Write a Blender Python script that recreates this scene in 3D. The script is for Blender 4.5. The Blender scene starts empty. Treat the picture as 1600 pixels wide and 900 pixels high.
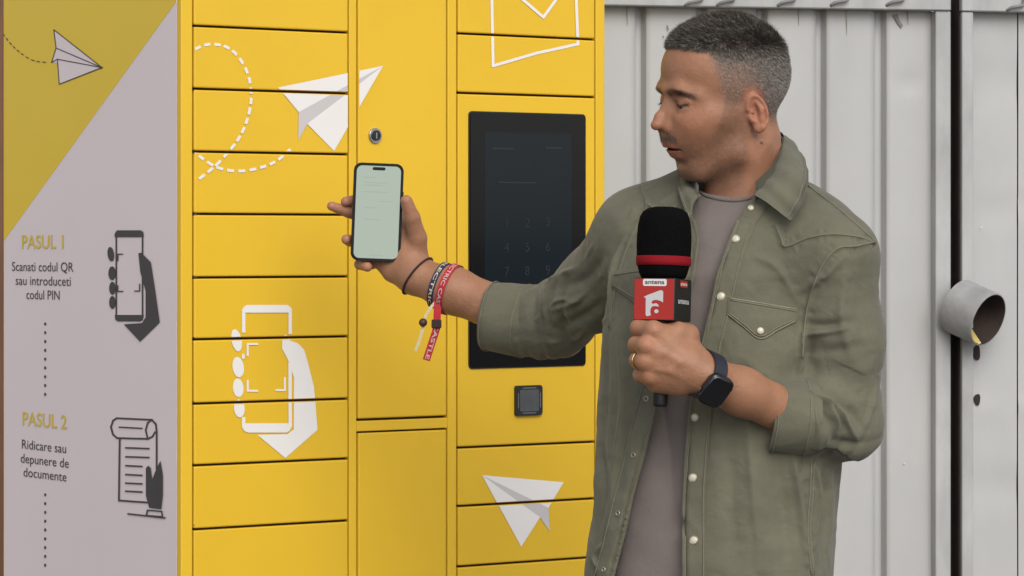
import bpy, bmesh, math, random
import numpy as np
from mathutils import Vector, Matrix, geometry
sc = bpy.context.scene
COL = sc.collection
R = math.radians
# ------------------------------------------------------------------ camera, sky, sun, exposure
FPX, CAMH, HZ = 5160.0, 1.47, 380.0            # focal length in photo pixels, lens height, horizon row
cam = bpy.data.objects.new('camera', bpy.data.cameras.new('camera'))
COL.objects.link(cam); sc.camera = cam
cam.location = (0, 0, CAMH); cam.rotation_euler = (R(90), 0, 0)
cam.data.sensor_width = 36.0; cam.data.lens = 36.0 * FPX / 1600.0
cam.data.shift_y = -(450.0 - HZ) / 1600.0
cam.data.clip_end = 8000.0
SUN_EL, SUN_AZ = 36.0, -15.0                   # elevation; azimuth from straight behind the camera (minus = from the right)
world = bpy.data.worlds.new('World'); sc.world = world; world.use_nodes = True
wn = world.node_tree; wn.nodes.clear()
sky = wn.nodes.new('ShaderNodeTexSky'); sky.sky_type = 'NISHITA'; sky.sun_disc = False
sky.sun_elevation = R(SUN_EL); sky.air_density = 1.0; sky.dust_density = 1.5; sky.ozone_density = 1.0
hs = wn.nodes.new('ShaderNodeHueSaturation'); hs.inputs['Saturation'].default_value = 0.28
bg = wn.nodes.new('ShaderNodeBackground'); bg.inputs['Strength'].default_value = 0.12
wo = wn.nodes.new('ShaderNodeOutputWorld')
wn.links.new(sky.outputs[0], hs.inputs['Color']); wn.links.new(hs.outputs[0], bg.inputs[0]); wn.links.new(bg.outputs[0], wo.inputs[0])
sun = bpy.data.objects.new('sun', bpy.data.lights.new('sun', 'SUN')); COL.objects.link(sun)
sun.data.energy = 1.5; sun.data.angle = R(42); sun.data.color = (1.0, 0.955, 0.89)
_sd = Vector((math.cos(R(SUN_EL)) * math.sin(-R(SUN_AZ)), -math.cos(R(SUN_EL)) * math.cos(R(SUN_AZ)), math.sin(R(SUN_EL))))
sun.rotation_euler = _sd.to_track_quat('Z', 'Y').to_euler(); sun.location = (4, -3, 8)
sky.sun_rotation = math.atan2(_sd.x, _sd.y)
sc.view_settings.view_transform = 'Standard'; sc.view_settings.look = 'None'
sc.view_settings.gamma = 1.0; sc.view_settings.use_curve_mapping = False
sc.view_settings.exposure = 0.34
sc.cycles.max_bounces = 6; sc.cycles.use_denoising = True

# ------------------------------------------------------------------ helpers
def W(px, py, Y):                               # a point of the place at depth Y metres
    return Vector(((px - 800.0) / FPX * Y, Y, CAMH + (HZ - py) / FPX * Y))

def tag(o, label=None, cat=None, group=None, kind=None):
    if label: o['label'] = label
    if cat: o['category'] = cat
    if group: o['group'] = group
    if kind: o['kind'] = kind
    return o

def empty(name, loc=(0, 0, 0), rz=0.0):
    o = bpy.data.objects.new(name, None); COL.objects.link(o)
    o.empty_display_size = 0.1; o.location = loc; o.rotation_euler = (0, 0, rz); return o

def mobj(name, verts, faces, mat, parent=None, smooth=False, world=False):
    me = bpy.data.meshes.new(name); me.from_pydata([tuple(v) for v in verts], [], [tuple(f) for f in faces])
    me.materials.append(mat); me.validate(); me.update()
    if smooth: me.polygons.foreach_set('use_smooth', [True] * len(me.polygons))
    return mlink(name, me, parent)

def mlink(name, me, parent=None):
    o = bpy.data.objects.new(name, me); COL.objects.link(o)
    if parent is not None: o.parent = parent
    return o

def bmobj(name, bm, mat, parent=None, smooth=False):
    me = bpy.data.meshes.new(name)
    bmesh.ops.recalc_face_normals(bm, faces=bm.faces)
    bm.to_mesh(me); bm.free(); me.materials.append(mat)
    if smooth: me.polygons.foreach_set('use_smooth', [True] * len(me.polygons))
    return mlink(name, me, parent)

def bbox(bm, x0, x1, y0, y1, z0, z1, bev=0.0, seg=1):
    vs = [bm.verts.new(c) for c in ((x0,y0,z0),(x1,y0,z0),(x1,y1,z0),(x0,y1,z0),(x0,y0,z1),(x1,y0,z1),(x1,y1,z1),(x0,y1,z1))]
    fs = [bm.faces.new([vs[i] for i in f]) for f in ((0,3,2,1),(4,5,6,7),(0,1,5,4),(1,2,6,5),(2,3,7,6),(3,0,4,7))]
    if bev > 0:
        es = list({e for f in fs for e in f.edges})
        bmesh.ops.bevel(bm, geom=es, offset=bev, segments=seg, affect='EDGES', profile=0.5)

def box(name, x0, x1, y0, y1, z0, z1, mat, parent=None, bev=0.0, seg=1):
    bm = bmesh.new(); bbox(bm, x0, x1, y0, y1, z0, z1, bev, seg); return bmobj(name, bm, mat, parent)

def prism(bm, pts2, y0, y1):                    # outline in local x,z extruded along y
    a = [bm.verts.new((x, y0, z)) for x, z in pts2]; b = [bm.verts.new((x, y1, z)) for x, z in pts2]
    bm.faces.new(a); bm.faces.new(b[::-1]); n = len(a)
    for i in range(n): bm.faces.new((a[i], b[i], b[(i+1) % n], a[(i+1) % n]))

def rrect(x0, x1, z0, z1, r, n=5):
    out = []
    for cx, cz, a0 in ((x1-r, z1-r, 0), (x0+r, z1-r, 90), (x0+r, z0+r, 180), (x1-r, z0+r, 270)):
        for i in range(n+1):
            a = R(a0 + 90.0*i/n); out.append((cx + r*math.cos(a), cz + r*math.sin(a)))
    return out

def tube(bm, pts, rad, n=10, closed=False, cap=True, flat=1.0, up=None):
    pts = [Vector(p) for p in pts]; m = len(pts); rings = []; prevN = None
    for i, p in enumerate(pts):
        a = pts[(i-1) % m] if (closed or i > 0) else p; b = pts[(i+1) % m] if (closed or i < m-1) else p
        t = (b - a).normalized()
        if prevN is None:
            ref = Vector(up) if up else (Vector((0,0,1)) if abs(t.z) < 0.9 else Vector((1,0,0)))
        else: ref = prevN
        nrm = (ref - t * ref.dot(t)).normalized(); prevN = nrm; bi = t.cross(nrm)
        r = rad(i/(m-1.0)) if callable(rad) else rad
        rings.append([bm.verts.new(p + nrm*r*math.cos(2*math.pi*k/n) + bi*r*flat*math.sin(2*math.pi*k/n)) for k in range(n)])
    for i in range(m if closed else m-1):
        A, B = rings[i], rings[(i+1) % m]
        for k in range(n): bm.faces.new((A[k], A[(k+1)%n], B[(k+1)%n], B[k]))
    if cap and not closed: bm.faces.new(rings[0][::-1]); bm.faces.new(rings[-1])

def crom(pts, n):                               # Catmull-Rom through points
    pts = [Vector(p) for p in pts]; P = [pts[0]*2 - pts[1]] + pts + [pts[-1]*2 - pts[-2]]; out = []
    for i in range(1, len(P)-2):
        for k in range(n):
            t = k/n; a, b, c, d = P[i-1], P[i], P[i+1], P[i+2]
            out.append(0.5*((2*b) + (c-a)*t + (2*a-5*b+4*c-d)*t*t + (3*b-a-3*c+d)*t*t*t))
    out.append(pts[-1]); return out

# ------------------------------------------------------------------ materials
MATS = {}
def mat(name, col, rough=0.5, metal=0.0, var=0.0, vscale=6.0, bump=0.0, bscale=60.0, spec=0.5, stretch=(1,1,1), attr=None,
        sss=0.0, sheen=0.0, col2=None, emis=None, coat=0.0, bump2=0.0, b2scale=9.0, detail=6.0):
    m = bpy.data.materials.new(name); m.use_nodes = True; nt = m.node_tree; p = nt.nodes['Principled BSDF']; L = nt.links
    p.inputs['Roughness'].default_value = rough; p.inputs['Metallic'].default_value = metal
    p.inputs['Specular IOR Level'].default_value = spec
    tc = nt.nodes.new('ShaderNodeTexCoord'); mp = nt.nodes.new('ShaderNodeMapping'); mp.inputs['Scale'].default_value = stretch
    L.new(tc.outputs['Object'], mp.inputs[0])
    src = None
    if attr:
        an = nt.nodes.new('ShaderNodeAttribute'); an.attribute_name = attr; src = an.outputs['Color']
    if var > 0 or col2:
        nz = nt.nodes.new('ShaderNodeTexNoise'); nz.inputs['Scale'].default_value = vscale; nz.inputs['Detail'].default_value = detail
        nz.inputs['Roughness'].default_value = 0.6
        L.new(mp.outputs[0], nz.inputs['Vector'])
        mr = nt.nodes.new('ShaderNodeMapRange'); mr.inputs[1].default_value = 0.3; mr.inputs[2].default_value = 0.7
        L.new(nz.outputs[0], mr.inputs[0])
        mx = nt.nodes.new('ShaderNodeMix'); mx.data_type = 'RGBA'
        L.new(mr.outputs[0], mx.inputs['Factor'])
        if src:
            h1 = nt.nodes.new('ShaderNodeHueSaturation'); h1.inputs['Value'].default_value = 1-var; L.new(src, h1.inputs['Color'])
            h2 = nt.nodes.new('ShaderNodeHueSaturation'); h2.inputs['Value'].default_value = 1+var; L.new(src, h2.inputs['Color'])
            L.new(h1.outputs[0], mx.inputs['A']); L.new(h2.outputs[0], mx.inputs['B'])
        else:
            mx.inputs['A'].default_value = tuple(c*(1-var) for c in col) + (1,)
            mx.inputs['B'].default_value = (tuple(col2) if col2 else tuple(min(1, c*(1+var)) for c in col)) + (1,)
        src = mx.outputs['Result']
    if src: L.new(src, p.inputs['Base Color'])
    else: p.inputs['Base Color'].default_value = tuple(col) + (1,)
    hgt = None
    if bump > 0:
        bz = nt.nodes.new('ShaderNodeTexNoise'); bz.inputs['Scale'].default_value = bscale; bz.inputs['Detail'].default_value = 4
        L.new(mp.outputs[0], bz.inputs['Vector'])
        b = nt.nodes.new('ShaderNodeBump'); b.inputs['Strength'].default_value = 1.0; b.inputs['Distance'].default_value = bump
        L.new(bz.outputs[0], b.inputs['Height']); hgt = b
    if bump2 > 0:
        bz = nt.nodes.new('ShaderNodeTexNoise'); bz.inputs['Scale'].default_value = b2scale; bz.inputs['Detail'].default_value = 3
        bz.inputs['Distortion'].default_value = 1.2
        L.new(mp.outputs[0], bz.inputs['Vector'])
        b = nt.nodes.new('ShaderNodeBump'); b.inputs['Strength'].default_value = 1.0; b.inputs['Distance'].default_value = bump2
        L.new(bz.outputs[0], b.inputs['Height'])
        if hgt: L.new(hgt.outputs[0], b.inputs['Normal'])
        hgt = b
    if hgt: L.new(hgt.outputs[0], p.inputs['Normal'])
    if sss > 0:
        p.inputs['Subsurface Weight'].default_value = sss; p.inputs['Subsurface Radius'].default_value = (1.0, 0.35, 0.2)
        p.inputs['Subsurface Scale'].default_value = 0.006
    if sheen > 0: p.inputs['Sheen Weight'].default_value = sheen; p.inputs['Sheen Roughness'].default_value = 0.5
    if coat > 0: p.inputs['Coat Weight'].default_value = coat; p.inputs['Coat Roughness'].default_value = 0.08
    if emis: p.inputs['Emission Color'].default_value = tuple(emis[:3]) + (1,); p.inputs['Emission Strength'].default_value = emis[3]
    MATS[name] = m; return m

YEL = (0.76, 0.475, 0.026)
M_yel = mat('yellow_powder_coat', YEL, 0.38, var=0.05, vscale=1.6, bump=0.00012, bscale=900, spec=0.4)
M_yelsh = mat('yellow_frame_paint', (0.77, 0.485, 0.028), 0.45, var=0.03, vscale=2.0, bump=0.00012, bscale=900, spec=0.4)
M_gap = mat('dark_locker_inside', (0.09, 0.055, 0.015), 0.8)
M_side = mat('lilac_white_vinyl', (0.76, 0.655, 0.665), 0.38, var=0.03, vscale=1.5, spec=0.4)
M_sideyel = mat('yellow_vinyl', (0.78, 0.54, 0.03), 0.38, var=0.03, vscale=1.5, spec=0.4)
M_white = mat('white_vinyl_print', (0.80, 0.77, 0.75), 0.45, var=0.02, vscale=8)
M_shade = mat('grey_vinyl_print', (0.56, 0.53, 0.53), 0.45, var=0.02, vscale=8)
M_ink = mat('dark_vinyl_print', (0.055, 0.045, 0.048), 0.5, var=0.1)
M_ytext = mat('yellow_vinyl_lettering', (0.66, 0.50, 0.06), 0.45)
M_steel = mat('nickel_lock', (0.45, 0.45, 0.44), 0.25, 1.0)
M_dark = mat('dark_plastic', (0.02, 0.02, 0.021), 0.4, spec=0.4)
M_keyhole = mat('keyhole_dark', (0.01, 0.01, 0.012), 0.5)
M_glassblk = mat('black_glass', (0.006, 0.006, 0.007), 0.05, spec=0.3)
M_disp = mat('dim_display', (0.005, 0.009, 0.013), 0.06, spec=0.3, emis=(0.18, 0.26, 0.32, 0.010))
M_digit = mat('dim_display_digits', (0.012, 0.016, 0.018), 0.2, emis=(0.35, 0.45, 0.5, 0.006))
M_scan = mat('scanner_window', (0.075, 0.08, 0.085), 0.25, var=0.2, vscale=30)
M_scanln = mat('scanner_trim', (0.18, 0.18, 0.18), 0.4)
M_fence = mat('pale_grey_painted_sheet', (0.445, 0.447, 0.445), 0.42, var=0.06, vscale=3.0, bump=0.0025, bscale=5.0, stretch=(1.6, 1.6, 0.8), spec=0.4)
M_frame = mat('pale_grey_painted_iron', (0.40, 0.405, 0.405), 0.55, var=0.16, vscale=8.0, bump=0.0010, bscale=25.0, stretch=(2, 2, 0.7), spec=0.35)
M_rust = mat('dark_rusty_edge', (0.026, 0.016, 0.012), 0.85, var=0.35, vscale=14, bump=0.001, bscale=60)
M_grime = mat('grimy_grey_paint', (0.20, 0.195, 0.185), 0.8, var=0.35, vscale=20)
M_brown = mat('brown_boards', (0.16, 0.075, 0.04), 0.8, var=0.25, vscale=6, stretch=(6, 6, 0.6))
M_ground = mat('worn_asphalt', (0.13, 0.125, 0.12), 0.9, var=0.25, vscale=3.0, bump=0.004, bscale=90)
# ------------------------------------------------------------------ ground
gm = bpy.data.meshes.new('ground'); gm.from_pydata([(-3000,-3000,0),(3000,-3000,0),(3000,3000,0),(-3000,3000,0)], [], [(0,1,2,3)]); gm.materials.append(M_ground)
tag(mlink('ground', gm), kind='structure')

# ------------------------------------------------------------------ sheet metal gate and fence behind the man
FA = R(12.0); FP0 = W(1200, 380, 6.8); FP0 = Vector((FP0.x, FP0.y))
FD = Vector((math.cos(FA), math.sin(FA))); FN = Vector((FD.y, -FD.x))          # along, outward to the camera
def FT(px, off=0.0):                            # distance along the fence seen at photo column px, on the plane proud by off
    k = (px - 800.0) / FPX; q = FP0 + FN * off
    return (k * q.y - q.x) / (FD.x - k * FD.y)
def FZ(px, py, off=0.0):
    t = FT(px, off); Y = FP0.y + FN.y*off + FD.y*t; return CAMH + (HZ - py) / FPX * Y
def froot(name): return empty(name, (FP0.x, FP0.y, 0), FA)    # local x along, -y towards the camera
random.seed(4)
TOP = 2.12
def sheet(name, t0, t1, ribs, mat, parent, depth=0.019, z0=0.06, z1=TOP, dents=()):
    # flat pans with recessed channels; ribs = (start, end) along x
    xs = [(t0, 0.0)]
    for a, b in ribs:
        s = min(0.006, (b-a)*0.3); xs += [(a, 0.0), (a+0.0015, depth), (b-s, depth), (b, 0.0)]
    xs.append((t1, 0.0)); fine = []
    for (xa, ya), (xb, yb) in zip(xs, xs[1:]):
        n = max(1, int((xb-xa)/0.012))
        for i in range(n): fine.append((xa+(xb-xa)*i/n, ya+(yb-ya)*i/n))
    fine.append(xs[-1]); nz = 110; V = []; F = []; m = len(fine)
    for j in range(nz+1):
        z = z0 + (z1-z0)*j/nz
        for x, y in fine:
            dy = 0.0012*math.sin(x*9+z*2.1) + 0.0009*math.sin(z*5.3+x*3)
            for dx_, dz_, r_, a_ in dents: dy += a_*math.exp(-(((x-dx_)/r_)**2 + ((z-dz_)/(r_*0.55))**2))
            V.append((x, y+dy, z))
    for j in range(nz):
        for i in range(m-1): F.append((j*m+i, j*m+i+1, (j+1)*m+i+1, (j+1)*m+i))
    o = mobj(name, V, F, mat, parent, smooth=True)
    for p in o.data.polygons: p.use_smooth = abs(p.normal.y) > 0.8
    return o
def weld_hook(bm, t, z):
    tube(bm, crom([(t-0.012, -0.036, z-0.010), (t-0.004, -0.043, z-0.004), (t+0.012, -0.045, z-0.001), (t+0.022, -0.044, z+0.003), (t+0.024, -0.043, z+0.018)], 4), 0.0034, 7)

# left leaf: channels between wide pans, top rail, edge post
gl = tag(froot('sheet_metal_gate_leaf'), 'pale grey ribbed sheet metal gate leaf behind the man and locker', 'gate')
tL, tR = FT(210), FT(1456)
rib = []
for a, b in ((993, 1010), (1088, 1105), (1181, 1199), (1274, 1291), (1366, 1385)): rib.append((FT(a), FT(b)))
p = rib[1][0]-rib[0][0]; w0 = rib[0][1]-rib[0][0]; x = rib[0][0]-p
while x > tL+0.05: rib.insert(0, (x, x+w0)); x -= p
sheet('ribbed_sheet', tL, tR, rib, M_fence, gl, dents=[(FT(1420), FZ(1420, 130), 0.03, 0.004), (FT(1230), FZ(1230, 500), 0.10, 0.003)])
zr = FZ(1200, 12, 0.035)
box('top_rail', tL, FT(1486, 0.035), -0.036, -0.003, zr, zr+0.055, M_frame, gl, 0.002)
box('end_post', FT(1462, 0.03), FT(1486, 0.03), -0.030, 0.02, 0.03, zr-0.0006, M_frame, gl, 0.003, 2)
box('shadow_gap_strip', FT(1449, -0.01), FT(1464, -0.01), 0.0025, 0.006, 0.03, zr-0.002, mat('gap_shade_paint', (0.10, 0.10, 0.10), 0.8, var=0.3, vscale=15), gl)  # dark strip whose colour stands for the shade beside the post
for t, n in ((1225, 0), (1308, 1), (1395, 2), (1080, 3), (1130, 4)):
    bm = bmesh.new(); weld_hook(bm, FT(t, 0.04), FZ(t, 1, 0.04)); bmobj('wire_hook', bm, M_grime, gl, True)
# a torn blister of old paint and rust marks under the rail
def mark(name, pts, mat, parent, off=0.0016):
    bm = bmesh.new(); prism(bm, [(FT(a), FZ(a, b)) for a, b in pts], -off-0.0015, -off); return bmobj(name, bm, mat, parent)
mark('peeled_paint', [(1394, 24), (1401, 22), (1404, 31), (1410, 40), (1407, 44), (1401, 36)], M_grime, gl, 0.003)
M_chip = mat('chipped_white_paint', (0.72, 0.72, 0.70), 0.5); M_run = mat('rust_run', (0.36, 0.34, 0.31), 0.7, var=0.15, vscale=40)
random.seed(21)
for a, b in ((1412, 724),):
    s_ = random.uniform(1.2, 2.4); mark('paint_chip', [(a + s_*math.cos(k)*random.uniform(.6, 1.2), b + s_*math.sin(k)*random.uniform(.6, 1.3)) for k in (0, 1.1, 2.3, 3.4, 4.4, 5.3)], M_chip, gl, 0.003)
for a, b, h_ in ((1247, 14, 26), (1322, 15, 40), (1418, 17, 22), (980, 10, 30)):
    mark('rust_run', [(a-1.2, b), (a+1.4, b+1), (a+.9, b+h_*.6), (a+.2, b+h_), (a-.4, b+h_*.55)], M_run, gl, 0.0032)
mark('peeled_paint', [(1041, 39), (1042.5, 40), (1044.5, 47), (1043, 47.5)], M_grime, gl, 0.003)
mark('peeled_paint', [(1035, 56), (1036.5, 56), (1037, 59), (1035.5, 58.5)], M_grime, gl, 0.003)

# right leaf
gr = tag(froot('sheet_metal_gate_leaf'), 'pale grey sheet metal gate leaf carrying the open pipe stub at right', 'gate')
zr2 = FZ(1545, 18, 0.035)
dr = [(FT(1555), FZ(1555, 130), .10, .004), (FT(1560), FZ(1560, 330), .05, .003), (FT(1540), FZ(1540, 640), .03, -.003), (FT(1565), FZ(1565, 760), .07, .004)]
sheet('flat_sheet', FT(1503), FT(1589.2), [], M_fence, gr, dents=dr)
sheet('flat_sheet', FT(1591.2), FT(2300), [(FT(a), FT(a+17)) for a in range(1690, 2280, 92)], M_fence, gr, dents=[(FT(1598), FZ(1598, 320), .02, .004), (FT(1598), FZ(1598, 640), .02, -.004)])
box('seam_backing', FT(1584), FT(1597), 0.006, 0.010, 0.06, TOP-.01, M_rust, gr)
box('frame_stile', FT(1503, 0.03), FT(1521, 0.03), -0.031, -0.004, 0.03, zr2-0.0006, M_frame, gr, 0.003, 2)
box('rusty_stile_edge', FT(1498, 0.02), FT(1503.5, 0.03), -0.020, 0.012, 0.03, zr2+0.04, M_rust, gr, 0.001)
box('top_rail', FT(1503, 0.035), FT(2300), -0.036, -0.003, zr2, zr2+0.055, M_frame, gr, 0.002)
for t in (1583, 1680, 1770):
    bm = bmesh.new(); weld_hook(bm, FT(t, 0.04), FZ(t, 9, 0.04)); bmobj('wire_hook', bm, M_grime, gr, True)
box('dark_backing', FT(1470), FT(1512), 0.03, 0.04, 0.03, TOP-.05, M_rust, gr)
# pipe stub welded to the stile, cut end turned to the right
bm = bmesh.new()
pc = Vector((FT(1512, 0.07), -0.058, FZ(1512, 484, 0.07)))
ax = Vector((0.54, -0.76, -0.33)).normalized(); n = 40; r0, r1, Lp = 0.0580, 0.0535, 0.060
u_ = ax.cross(Vector((0,0,1))).normalized(); v_ = u_.cross(ax)
def pring(r, s, ell=0.0):
    return [bm.verts.new(pc + ax*(s + ell*math.cos(2*math.pi*k/n)) + (u_*math.cos(2*math.pi*k/n) + v_*math.sin(2*math.pi*k/n))*r) for k in range(n)]
prs = [pring(r0, -0.020), pring(r0, Lp-0.003), pring(r0-0.0015, Lp), pring(r1+0.001, Lp), pring(r1, Lp-0.002), pring(r1, -0.018)]
for A, B in zip(prs, prs[1:]):
    for k in range(n): bm.faces.new((A[k], A[(k+1)%n], B[(k+1)%n], B[k]))
bm.faces.new(prs[-1])
pipe = bmobj('pipe_stub', bm, mat('grimy_pipe_paint', (0.30, 0.30, 0.30), 0.6, var=0.22, vscale=14, bump=0.0015, bscale=40), gr, True)
pipe.data.materials.append(M_rust)
for f in pipe.data.polygons:
    c = Vector(f.center) - pc; rr = (c - ax*c.dot(ax)).length
    if rr < r0 - 0.003: f.material_index = 1
# the sliver of yellow seen inside the pipe
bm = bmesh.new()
yp = []                                          # added patch, coloured as a gleam of light on the pipe's inner wall
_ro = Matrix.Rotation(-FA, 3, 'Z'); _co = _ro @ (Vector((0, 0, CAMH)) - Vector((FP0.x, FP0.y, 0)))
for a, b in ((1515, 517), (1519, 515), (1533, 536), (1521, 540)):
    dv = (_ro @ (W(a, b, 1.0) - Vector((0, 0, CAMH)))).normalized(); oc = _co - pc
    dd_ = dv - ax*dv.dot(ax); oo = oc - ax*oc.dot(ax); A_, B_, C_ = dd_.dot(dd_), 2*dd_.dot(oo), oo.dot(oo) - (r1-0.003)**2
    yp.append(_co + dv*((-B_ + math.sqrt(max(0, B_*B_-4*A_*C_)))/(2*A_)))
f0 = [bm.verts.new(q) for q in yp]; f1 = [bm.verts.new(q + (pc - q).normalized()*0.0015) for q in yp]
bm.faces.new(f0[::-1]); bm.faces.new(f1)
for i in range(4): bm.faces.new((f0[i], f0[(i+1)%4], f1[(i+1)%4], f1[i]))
bmobj('yellow_sliver', bm, mat('yellow_gleam_paint', (0.85, 0.66, 0.22), 0.4), pipe)
def hole(px, py, w, h):
    bm = bmesh.new(); pts = []
    for k in range(14):
        a = 2*math.pi*k/14; j = 1 + 0.12*math.sin(3*a+px)
        pts.append((FT(px + w*j*math.cos(a)), FZ(px, py - h*j*math.sin(a))))
    prism(bm, pts, -0.0042, -0.0028); bmobj('rusted_hole', bm, M_rust, gr)
for a, b in ((1532, 355),):
    s_ = random.uniform(1.2, 2.2); mark('paint_chip', [(a + s_*math.cos(k)*random.uniform(.6, 1.2), b + s_*math.sin(k)*random.uniform(.6, 1.3)) for k in (0, 1.1, 2.3, 3.4, 4.4, 5.3)], M_chip, gr, 0.006)
hole(1525, 551, 6, 12); hole(1526, 624, 5, 9)
bm = bmesh.new(); pw = [Vector((FT(a, .03), -0.034 - 0.002*random.random(), FZ(a, b, .03))) for a, b in ((1490, 452), (1484, 470), (1480, 490), (1482, 508), (1490, 520))]
tube(bm, crom(pw, 3), lambda s: 0.004 + 0.002*math.sin(s*19), 6); bmobj('weld_bead', bm, M_frame, gr, True)

# brown boarding that shows as a thin strip beyond the locker's far edge
bw = tag(empty('board_wall', W(-105, 380, 8.2) - Vector((0, 0, CAMH)), R(8)), 'brown wooden boarding glimpsed beyond the left edge of the locker', 'wall')
bw.location.z = 0
for i in range(9):
    box('board', -0.95+i*0.15, -0.806+i*0.15, -0.02, 0.0, 0.02, 2.4, M_brown, bw, 0.003)
for z in (0.5, 1.72): box('batten', -0.95, 0.39, 0.0005, 0.03, z, z+0.09, M_brown, bw, 0.003)
# ------------------------------------------------------------------ parcel locker
LA = R(36.0); LC = W(283, 380, 5.15); LC.z = 0
LD = Vector((math.cos(LA), math.sin(LA))); LN = Vector((LD.y, -LD.x)); LS = -LN
lk = tag(empty('parcel_locker', LC, LA), 'tall yellow parcel locker with touchscreen and lilac printed side', 'parcel locker')
def FU(px, py, off=0.0):                        # photo point on the front plane -> local (x, z)
    k = (px-800.0)/FPX; q = Vector((LC.x, LC.y)) + LN*off
    t = (k*q.y - q.x)/(LD.x - k*LD.y); return t, CAMH + (HZ-py)/FPX*(q.y + LD.y*t)
def SV(px, py):                                 # photo point on the side plane -> local (y, z)
    k = (px-800.0)/FPX; t = (k*LC.y - LC.x)/(LS.x - k*LS.y); return t, CAMH + (HZ-py)/FPX*(LC.y + LS.y*t)
LW = FU(945, 380)[0]; LDEP = SV(4.5, 380)[0]; LH = 2.24
DEP = 0.010                                     # the carcass sits behind the door faces
# carcass, edge frames, side sheets
box('carcass', 0.004, LW-0.004, DEP+0.004, LDEP-0.004, 0.08, LH-0.006, M_gap, lk)
box('plinth', 0.02, LW-0.02, 0.03, LDEP-0.02, 0.0, 0.08, M_dark, lk, 0.003)
box('roof_cap', -0.004, LW+0.004, -0.004, LDEP+0.004, LH-0.004, LH+0.03, M_yel, lk, 0.004, 2)
box('back_sheet', 0.001, LW-0.001, LDEP-0.0038, LDEP, 0.081, LH-0.005, M_yel, lk, 0.001)
box('side_sheet', LW-0.0038, LW, DEP+0.0045, LDEP-0.004, 0.081, LH-0.005, M_yel, lk, 0.001)
cx = lambda px: FU(px, 380)[0]
g = 0.0014
def stile(a, b): return box('frame_stile', a, b, 0.0, DEP+0.0035, 0.081, LH-0.005, M_yelsh, lk, 0.0016, 2)
stile(0.0, cx(302)-g); stile(cx(544.5)+g, cx(558.5)-g); stile(cx(698.5)+g, cx(714.5)-g); stile(cx(930)+g, LW)
DOORS = []
def door(x0, x1, z0, z1):
    o = box('door', x0, x1, -0.001 + 0.0006*random.random(), DEP-0.002, z0, z1, M_yel, lk, 0.0022, 2)
    o.data.transform(Matrix.Translation(((x0+x1)/2, 0, (z0+z1)/2)) @ Matrix.Rotation(R(random.uniform(-.22, .22)), 4, 'Z') @ Matrix.Rotation(R(random.uniform(-.5, .5) if z1-z0 < .2 else 0), 4, 'X') @ Matrix.Translation((-(x0+x1)/2, 0, -(z0+z1)/2)))
    DOORS.append((o, x0, x1, z0, z1)); return o
zc = lambda px, py: FU(px, py)[1]
random.seed(9)
gz = 0.0018
def column(pa, pb, lines, pc_, top=True, bottom=True):
    x0, x1 = cx(pa)+g, cx(pb)-g; zs = [zc(pc_, y) for y in lines]; zs = [z for z in zs if 0.1 < z < LH-0.03]
    if top: zs.insert(0, LH-0.009)
    if bottom:
        while zs[-1] > 0.30: zs.append(zs[-1]-0.1 if zs[-1]-zs[0] and len(lines) > 4 else 0.30)
        zs.append(0.088)
    for zt, zb in zip(zs, zs[1:]): door(x0, x1, zb+gz, zt-gz)
left = [45.6 - 97*k for k in range(3, 0, -1)] + [45.6, 142.3, 239, 335, 433, 528, 627, 722, 820.5]
left += [820.5+97*k for k in range(1, 7)]
left = [y for y in left if 0.1 < zc(423, y) < LH-0.03]
column(302, 544.5, left, 423)
column(558.5, 698.5, [-20-97*2, 653.5], 628, True, False)
column(558.5, 698.5, [672.5, 1110, 1400], 628, False, True)
box('frame_crossbar', cx(558.5)-g+0.0002, cx(698.5)+g-0.0002, 0.0004, DEP+0.003, zc(628, 671.5), zc(628, 655.5), M_yelsh, lk, 0.0014, 2)
column(714.5, 930, [57-97*2, 57-97, 57, 148.5, 695, 785, 878, 970, 1062, 1154, 1246, 1338], 822)
# hinge pins that show as pale dots at the ends of the gaps
for px, ys in ((306, left), (925, [57, 148.5, 785])):
    for y in ys:
        zz = zc(px, y); box('hinge_pin', cx(px)-0.003, cx(px)+0.003, 0.0005, 0.006, zz-0.0013, zz+0.0013, M_steel, lk)
# raised round lock on the tall middle door
bm = bmesh.new(); kx, kz = FU(585, 212)
def disc(bm, cx_, cz_, r, y0, y1, n=28):
    prism(bm, [(cx_+r*math.cos(2*math.pi*i/n), cz_+r*math.sin(2*math.pi*i/n)) for i in range(n)], y0, y1)
disc(bm, kx, kz, 0.0125, -0.0045, 0.0); bmesh.ops.bevel(bm, geom=[e for e in bm.edges if all(v.co.y < -0.004 for v in e.verts)], offset=0.0012, segments=2, affect='EDGES')
lock = bmobj('cam_lock', bm, M_steel, lk)
bm = bmesh.new(); disc(bm, kx, kz, 0.0085, -0.0062, -0.004); bmobj('lock_core', bm, M_dark, lock)
bm = bmesh.new(); prism(bm, rrect(kx-0.0012, kx+0.0012, kz-0.005, kz+0.005, 0.001), -0.0068, -0.0060); bmobj('key_slot', bm, M_steel, lock)

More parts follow.
